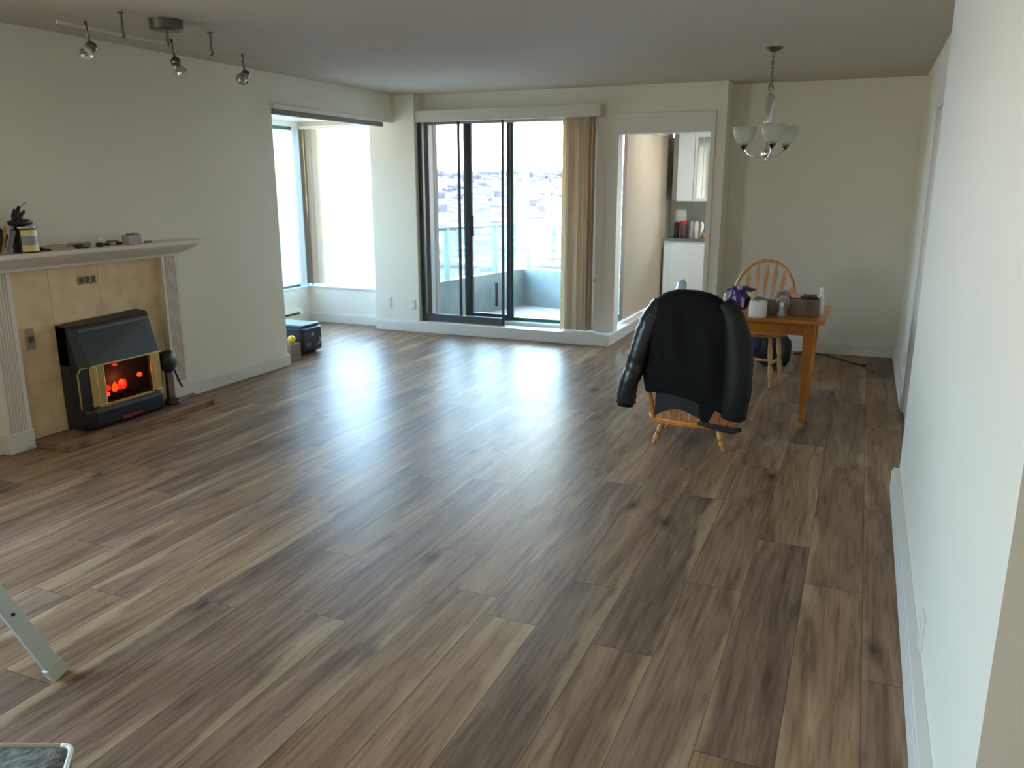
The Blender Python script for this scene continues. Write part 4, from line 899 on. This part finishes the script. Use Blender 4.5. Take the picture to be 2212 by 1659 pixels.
for dx in (0, -.46):
    make('front_rail', G().bar(Vector((tp.x+dx+.05, .62, 0)), Vector((tp.x+dx, tp.y-.04, 1.1)), .025, .06), ALU, ld, bevel=.003)
for k in range(1, 4):
    y = .62+(tp.y-.04-.62)*k*.25; make('tread', G().box(tp.x-.46+.02, tp.x+.04, y-.05, y+.05, k*.27, k*.27+.03), ALU, ld, bevel=.004)
make('top_cap', G().box(tp.x-.49, tp.x+.03, tp.y-.12, tp.y+.06, 1.1, 1.13), mat('light_grey_foot'), ld, bevel=.008)

st = thing('upholstered_stool', (-1.55, .75, 0), 'grey mottled stool seat with white piping in the bottom left corner', 'stool')
Cn = Vector((-1.383, .965, 0)); e1 = Vector((-.92, -.39, 0)); e2 = Vector((.66, -.75, 0))
def seat_ring(ins, z, rnd=.022):
    cs_ = [Cn, Cn+e2*.40, Cn+e2*.40+e1*.42, Cn+e1*.42]; cc = sum(cs_, Vector())/4; out = []
    for i in range(4):
        p = cs_[i]+(cc-cs_[i]).normalized()*ins; a = (cs_[i-1]-cs_[i]).normalized(); b = (cs_[(i+1) % 4]-cs_[i]).normalized()
        for s_ in range(7):
            t = s_/6; q0 = p+a*rnd; q1 = p; q2 = p+b*rnd; out.append(tuple((q0*(1-t)**2+q1*2*t*(1-t)+q2*t*t)+Vector((0, 0, z))))
    return out
GREYF = mat('grey_mottled_plush', (.11, .12, .105, 1), .95, var=((70, 45, 45), .85), bump=(90, 1.0))
make('cushion', G().rings([seat_ring(.012, .405), seat_ring(.004, .415), seat_ring(.004, .437), seat_ring(.014, .447), seat_ring(.05, .452), seat_ring(.12, .455)]), GREYF, st, smooth=50)
rg = seat_ring(.003, .446); make('piping', G().tube(rg+[rg[0]], .0055, 8), mat('white_piping', (.60, .62, .60, 1), .5), st, smooth=True)
make('seat_frame', G().rings([seat_ring(.02, .375), seat_ring(.02, .405)]), ALU, st)
for u, v_ in ((.10, .10), (.9, .10), (.9, .9), (.1, .9)):
    p = Cn+e2*.40*u+e1*.42*v_; make('leg', G().tube([p+Vector((0, 0, .38)), p], .014, 10), ALU, st, smooth=40)

# ------------------------------------------------------------------ kitchen seen through the opening
KY = 10.02
kc = thing('base_cabinet', (-1.9, 10.3, 0), 'white end panel of the kitchen base cabinet under the counter', 'cabinet')
KP = mat('white_laminate', (.84, .88, .90, 1), .4)
make('body', G().box(-2.25, -.95, KY+.02, 10.6, .08, .875), KP, kc)
make('end_panel', G().box(-2.16, -1.55, KY, KY+.02, .0, .875), KP, kc, bevel=.002)
make('end_panel', G().box(-1.545, -.95, KY, KY+.02, .0, .875), KP, kc, bevel=.002)
single('countertop', G().box(-2.235, -.9, KY-.02, 10.70, .875, .905), mat('grey_counter', (.16, .16, .18, 1), .35), 'thin grey counter along the kitchen back wall', 'counter', bevel=.003)
uc = thing('upper_cabinet', (-1.85, 10.4, 1.34), 'white upper kitchen cabinet with one solid and one glass door', 'cabinet')
make('body', G().box(-2.15, -1.70, 10.18, 10.70, 1.345, 2.2), KP, uc)
make('door', G().box(-2.148, -1.952, 10.15, 10.178, 1.345, 2.15), KP, uc, bevel=.004, label='plain white door')
g = G(); g.box(-1.944, -1.914, 10.15, 10.178, 1.345, 2.15); g.box(-1.775, -1.74, 10.15, 10.178, 1.345, 2.15); g.box(-1.914, -1.775, 10.15, 10.178, 1.345, 1.385); g.box(-1.914, -1.775, 10.15, 10.178, 2.09, 2.15); g.box(-1.848, -1.841, 10.155, 10.175, 1.385, 2.09)
gd = make('glass_door', g, KP, uc, bevel=.003, label='glass door with a slim mullion')
make('pane', G().box(-1.914, -1.775, 10.163, 10.167, 1.385, 2.09), mat('mirror_glass', (.55, .55, .52, 1), .08, metal=.8), gd)
make('gap_shade_strip', G().box(-2.20, -2.152, 10.15, 10.6, 1.36, 2.2), mat('gap_shade_grey', (.30, .27, .24, 1), .7), uc)  # dark strip painted for the shade in the gap beside the cabinet
KZ = .905
def kx(px): return -2.173+(px-1443)*.00564
single('coffee_maker', G().lathe((kx(1453), 10.12, KZ), [(.03, 0), (.034, .01), (.03, .06), (.034, .14), (.03, .19), (.0, .2)], 18), BLKP, 'black coffee maker at the left end of the kitchen counter', 'coffee maker', smooth=40)
rc = thing('red_canister', (kx(1469), 10.11, KZ), 'red lidded dark canister on the kitchen counter', 'canister')
make('body', G().lathe((kx(1469), 10.11, KZ), [(.046, 0), (.05, .005), (.05, .17), (.046, .175)], 22), mat('smoky_plastic', (.07, .06, .065, 1), .3), rc, smooth=40)
make('lid', G().lathe((kx(1469), 10.11, KZ+.175), [(.052, 0), (.054, .005), (.054, .03), (.04, .036)], 22), mat('bright_red', (.60, .03, .02, 1), .35), rc, smooth=40)
make('side_band', G().box(kx(1461), kx(1463.5), 10.06, 10.075, KZ, KZ+.18), mat('bright_red'), rc)
single('storage_jar', G().lathe((kx(1485), 10.12, KZ), [(.026, 0), (.028, .005), (.028, .16), (.02, .18), (.022, .21), (.0, .212)], 18), mat('frosty_jar', (.42, .38, .42, 1), .2), 'slim frosted jar right of the red canister', 'jar', smooth=40)
single('white_bottle', G().lathe((kx(1497), 10.09, KZ-.0), [(.028, 0), (.031, .005), (.031, .16), (.024, .19), (.024, .20), (.0, .205)], 18), mat('cream_plastic', (.78, .75, .68, 1), .4), 'tall white bottle in the middle of the kitchen counter', 'bottle', smooth=40)
single('grinder', G().lathe((kx(1507), 10.10, KZ), [(.02, 0), (.022, .005), (.022, .16), (.014, .18), (.016, .2), (.0, .205)], 18), CHROME, 'thin metal grinder between the white bottle and black kettle', 'grinder', smooth=40)
kt = thing('kettle', (kx(1519), 10.16, KZ), 'black kettle at the right end of the kitchen counter', 'kettle')
make('body', G().lathe((kx(1520), 10.19, KZ), [(.055, 0), (.06, .01), (.055, .10), (.04, .16), (.0, .18)], 20), BLKP, kt, smooth=40)
make('spout', G().tube([(kx(1519)+.04, 10.17, KZ+.10), (kx(1519)+.085, 10.16, KZ+.15)], [.014, .008], 8), BLKP, kt, smooth=True)
single('orange_fruit', G().ball((kx(1517), 10.06, KZ+.036), .036, n=18), mat('orange_skin', (.75, .22, .03, 1), .5, bump=(120, .3)), 'orange fruit in front of the black kettle', 'orange', smooth=True)
single('white_cup', G().lathe((kx(1529), 10.06, KZ), [(.022, 0), (.028, .01), (.033, .06), (.034, .07), (.03, .068), (.0, .02)], 20), WHT, 'white cup right of the orange on the kitchen counter', 'cup', smooth=40)
single('rice_cooker', G().lathe((kx(1452), 10.34, KZ), [(.07, 0), (.075, .01), (.075, .28), (.06, .34), (.03, .36), (.0, .365)], 22), mat('cream_enamel', (.60, .60, .52, 1), .4), 'tall cream canister behind the black coffee maker', 'canister', smooth=40)
pt = thing('paper_towel', (kx(1532), 10.30, KZ+.2), 'white paper towel roll hanging under the kitchen cabinet at right', 'paper towel')
make('roll', G().lathe((kx(1535)-.0, 10.30, KZ+.17), [(.045, 0), (.05, .003), (.05, .26), (.045, .263)], 22), mat('paper_white'), pt, smooth=40)
make('holder', G().tube([(kx(1535), 10.30, KZ), (kx(1535), 10.30, KZ+.47)], .008, 8), NICKEL, pt)

# ------------------------------------------------------------------ balcony
g = G(); g.prism([(-5.0, 7.92), (-2.47, 7.92), (-2.47, 9.9), (-4.3, 10.3), (-5.0, 8.2)], 'z', -.15, -.03); S('floor_balcony', g, BFLR)
S('wall_pier_outside', G().box(-4.62, -4.285, 7.92, 8.0, -.15, 2.6), STUC)
par = [((-4.50, 7.95), (-4.13, 10.06)), ((-4.13, 10.06), (-2.46, 9.62))]
for k, (a, b) in enumerate(par):
    a = Vector((*a, 0)); b = Vector((*b, 0)); d_ = (b-a).normalized(); n_ = Vector((-d_.y, d_.x, 0))
    q = [a+n_*0, b+n_*0, b+n_*.14+d_*(.14 if k == 0 else 0), a+n_*.14-d_*(.14 if k else 0)]
    S('wall_balcony_%s' % ('side', 'front')[k], G().prism([(p.x, p.y) for p in q], 'z', -.15, .455), CONC)
    gr = thing('balcony_guard', ((a+b)/2)+Vector((0, 0, .455)), ('glass guard with teal rail along the left side of the balcony', 'glass guard with teal rail along the front of the balcony')[k], 'guard rail')
    o_ = n_*.05
    make('top_rail', G().tube([a+o_+Vector((0, 0, 1.05)), b+o_+Vector((0, 0, 1.05))], .022, 10), BRAIL, gr, smooth=True)
    make('glass', G().quad(a+o_+Vector((0, 0, .47)), b+o_+Vector((0, 0, .47)), b+o_+Vector((0, 0, 1.03)), a+o_+Vector((0, 0, 1.03))), RGLS, gr, thick=.008)
    L_ = (b-a).length
    for s_ in ((.55, 1.55) if k == 0 else (.06, .95, 1.6)):
        p = a+d_*s_+o_; make('post', G().bar(p+Vector((0, 0, .455)), p+Vector((0, 0, 1.05)), .05, .05), BRAIL, gr)
make('wall_stake', G().box(-4.20, -4.17, 9.3, 9.33, .05, .35), DRK, label='small dark stain-like bracket on the inner side of the balcony wall', cat='bracket')

# ------------------------------------------------------------------ distant hillside
def hz(x, y):
    r = math.hypot(x, y)
    t = max(0, min(1, (r-140)/900)); base = -34+42*(t*t*(3-2*t))
    return base+5*noise.noise(Vector((x*.004, y*.004, 1)))*min(1, r/200)*1.0-max(0, r-1150)*.02
g = G(); rows = []
for i in range(70):
    r = 30*(1500/30)**(i/69); rows.append([(r*math.sin(math.radians(a)), r*math.cos(math.radians(a)), hz(r*math.sin(math.radians(a)), r*math.cos(math.radians(a)))) for a in [-75+1.2*k for k in range(100)]])
g.rings(rows, cap=False, close=False); g.f = [f[::-1] for f in g.f]
def land_mat():
    m = bpy.data.materials.new('hillside'); m.use_nodes = True; t = m.node_tree; b = t.nodes['Principled BSDF']; n = t.nodes.new; l = t.links.new
    g_ = n('ShaderNodeNewGeometry'); v = n('ShaderNodeTexVoronoi'); v.inputs['Scale'].default_value = .045; l(g_.outputs['Position'], v.inputs['Vector'])
    r = n('ShaderNodeValToRGB'); s = n('ShaderNodeSeparateColor'); l(v.outputs['Color'], s.inputs[0]); l(s.outputs[0], r.inputs[0])
    r.color_ramp.interpolation = 'CONSTANT'; el = r.color_ramp.elements
    el[0].color = (.052, .036, .042, 1); el[1].position = .9; el[1].color = (.14, .13, .13, 1)
    for p, c in ((.3, (.072, .042, .038, 1)), (.5, (.048, .040, .042, 1)), (.65, (.10, .055, .038, 1)), (.78, (.052, .044, .052, 1))): x = el.new(p); x.color = c
    nz = n('ShaderNodeTexNoise'); nz.inputs['Scale'].default_value = .02; nz.inputs['Detail'].default_value = 8; l(g_.outputs['Position'], nz.inputs['Vector'])
    mx = n('ShaderNodeMix'); mx.data_type = 'RGBA'; l(nz.outputs['Fac'], mx.inputs[0]); l(r.outputs[0], mx.inputs[6]); mx.inputs[7].default_value = (.052, .040, .044, 1)
    sx_ = n('ShaderNodeSeparateXYZ'); l(g_.outputs['Position'], sx_.inputs[0])
    m1 = n('ShaderNodeMath'); m1.operation = 'MULTIPLY_ADD'; l(sx_.outputs[1], m1.inputs[0]); m1.inputs[1].default_value = .585; l(sx_.outputs[0], m1.inputs[2])
    m2 = n('ShaderNodeMath'); m2.operation = 'LESS_THAN'; l(m1.outputs[0], m2.inputs[0]); m2.inputs[1].default_value = 0
    m3 = n('ShaderNodeMix'); m3.data_type = 'RGBA'; l(m2.outputs[0], m3.inputs[0]); l(mx.outputs[2], m3.inputs[6]); m3.inputs[7].default_value = (.46, .46, .45, 1)   # glare painted into the western ground colour, so the bay windows read white
    l(m3.outputs[2], b.inputs['Base Color']); b.inputs['Roughness'].default_value = .95; b.inputs['Specular IOR Level'].default_value = .1
    return m
make('hillside_ground', g, land_mat(), kind='structure', smooth=True)
rnd = random.Random(3)
# tree line along the ridge and scattered woods: far too many to count
g = G()
hs = []
r_h = random.Random(11)
for k in range(900):
    a = math.radians(r_h.uniform(-29, -8)); r = 170*(900/170)**r_h.random(); x, y = r*math.sin(a), r*math.cos(a)
    if len(hs) < 150 and all((x-q[0])**2+(y-q[1])**2 > 17**2 for q in hs) and not (-110 < x < -30 and 170 < y < 270): hs.append((x, y))
for k in range(1500):
    a = math.radians(rnd.uniform(-29.5, -2)); r = rnd.choice((rnd.uniform(900, 1080), rnd.uniform(420, 900)))
    x, y = r*math.sin(a), r*math.cos(a); s_ = rnd.uniform(3, 8) if r > 930 else rnd.uniform(1.6, 4.2)
    if any((x-q[0])**2+(y-q[1])**2 < 20**2 for q in hs): continue
    g.ball((x, y, hz(x, y)+s_*.5), s_, 1.2, 1.2, rnd.uniform(.7, 1.3), 6, .5, k)
make('distant_trees', g, mat('hazy_woodland', (.075, .060, .066, 1), .95, spec=.1), kind='stuff', label='hazy dark tree line and woods on the distant hillside', cat='trees')
roofs = [mat('roof_a', (.12, .07, .06, 1), .8), mat('roof_b', (.13, .12, .14, 1), .8), mat('roof_c', (.08, .075, .09, 1), .8)]
wls = [mat('house_white', (.22, .20, .20, 1), .8), mat('house_cream', (.15, .11, .10, 1), .8)]
protos = []
for k in range(6):
    w_, d_, h_ = 4+k*.6, 4.5, 3+k % 3
    t = thing('hillside_house', (0, 0, 0), 'small pale house among many on the blurred hillside', 'house', 'houses on the hillside')
    make('walls', G().box(-w_, w_, -d_, d_, -4, h_), wls[k % 2], t)
    make('roof', G().prism([(-w_-1, h_), (w_+1, h_), (0, h_+2.2)], 'y', -d_-1, d_+1), roofs[k % 3], t)
    protos.append(t)
def clone(t, loc, rz, s_):
    c = t.copy(); C.objects.link(c); c.location = loc; c.rotation_euler = (0, 0, rz); c.scale = (s_, s_, s_)
    for ch_ in list(t.children):
        d_ = ch_.copy(); C.objects.link(d_); d_.parent = c
    return c
used = [0]*6
for k, (x, y) in enumerate(hs):
    j = k % 6
    loc = (x, y, hz(x, y)); rz = rnd.uniform(-.5, .5)
    if not used[j]: protos[j].location = loc; protos[j].rotation_euler = (0, 0, rz); used[j] = 1
    else: clone(protos[j], loc, rz, rnd.uniform(.5, .9))
S('ground_playing_field', G().prism([(-95, 200), (-38, 178), (-46, 240), (-105, 262)], 'z', hz(-70, 215)-1, hz(-70, 215)+2.2), mat('turf_green', (.06, .15, .09, 1), .9))
fb = thing('flat_roof_building', (-32, 48, -30), 'low building with a bright flat roof below the balcony at left', 'building')
make('walls', G().box(-52, -21.5, 40, 62, -34, -7.5), wls[1], fb); make('roof', G().box(-52.5, -21, 39.5, 62.5, -7.5, -7.0), mat('white_membrane', (.8, .8, .8, 1), .7), fb)
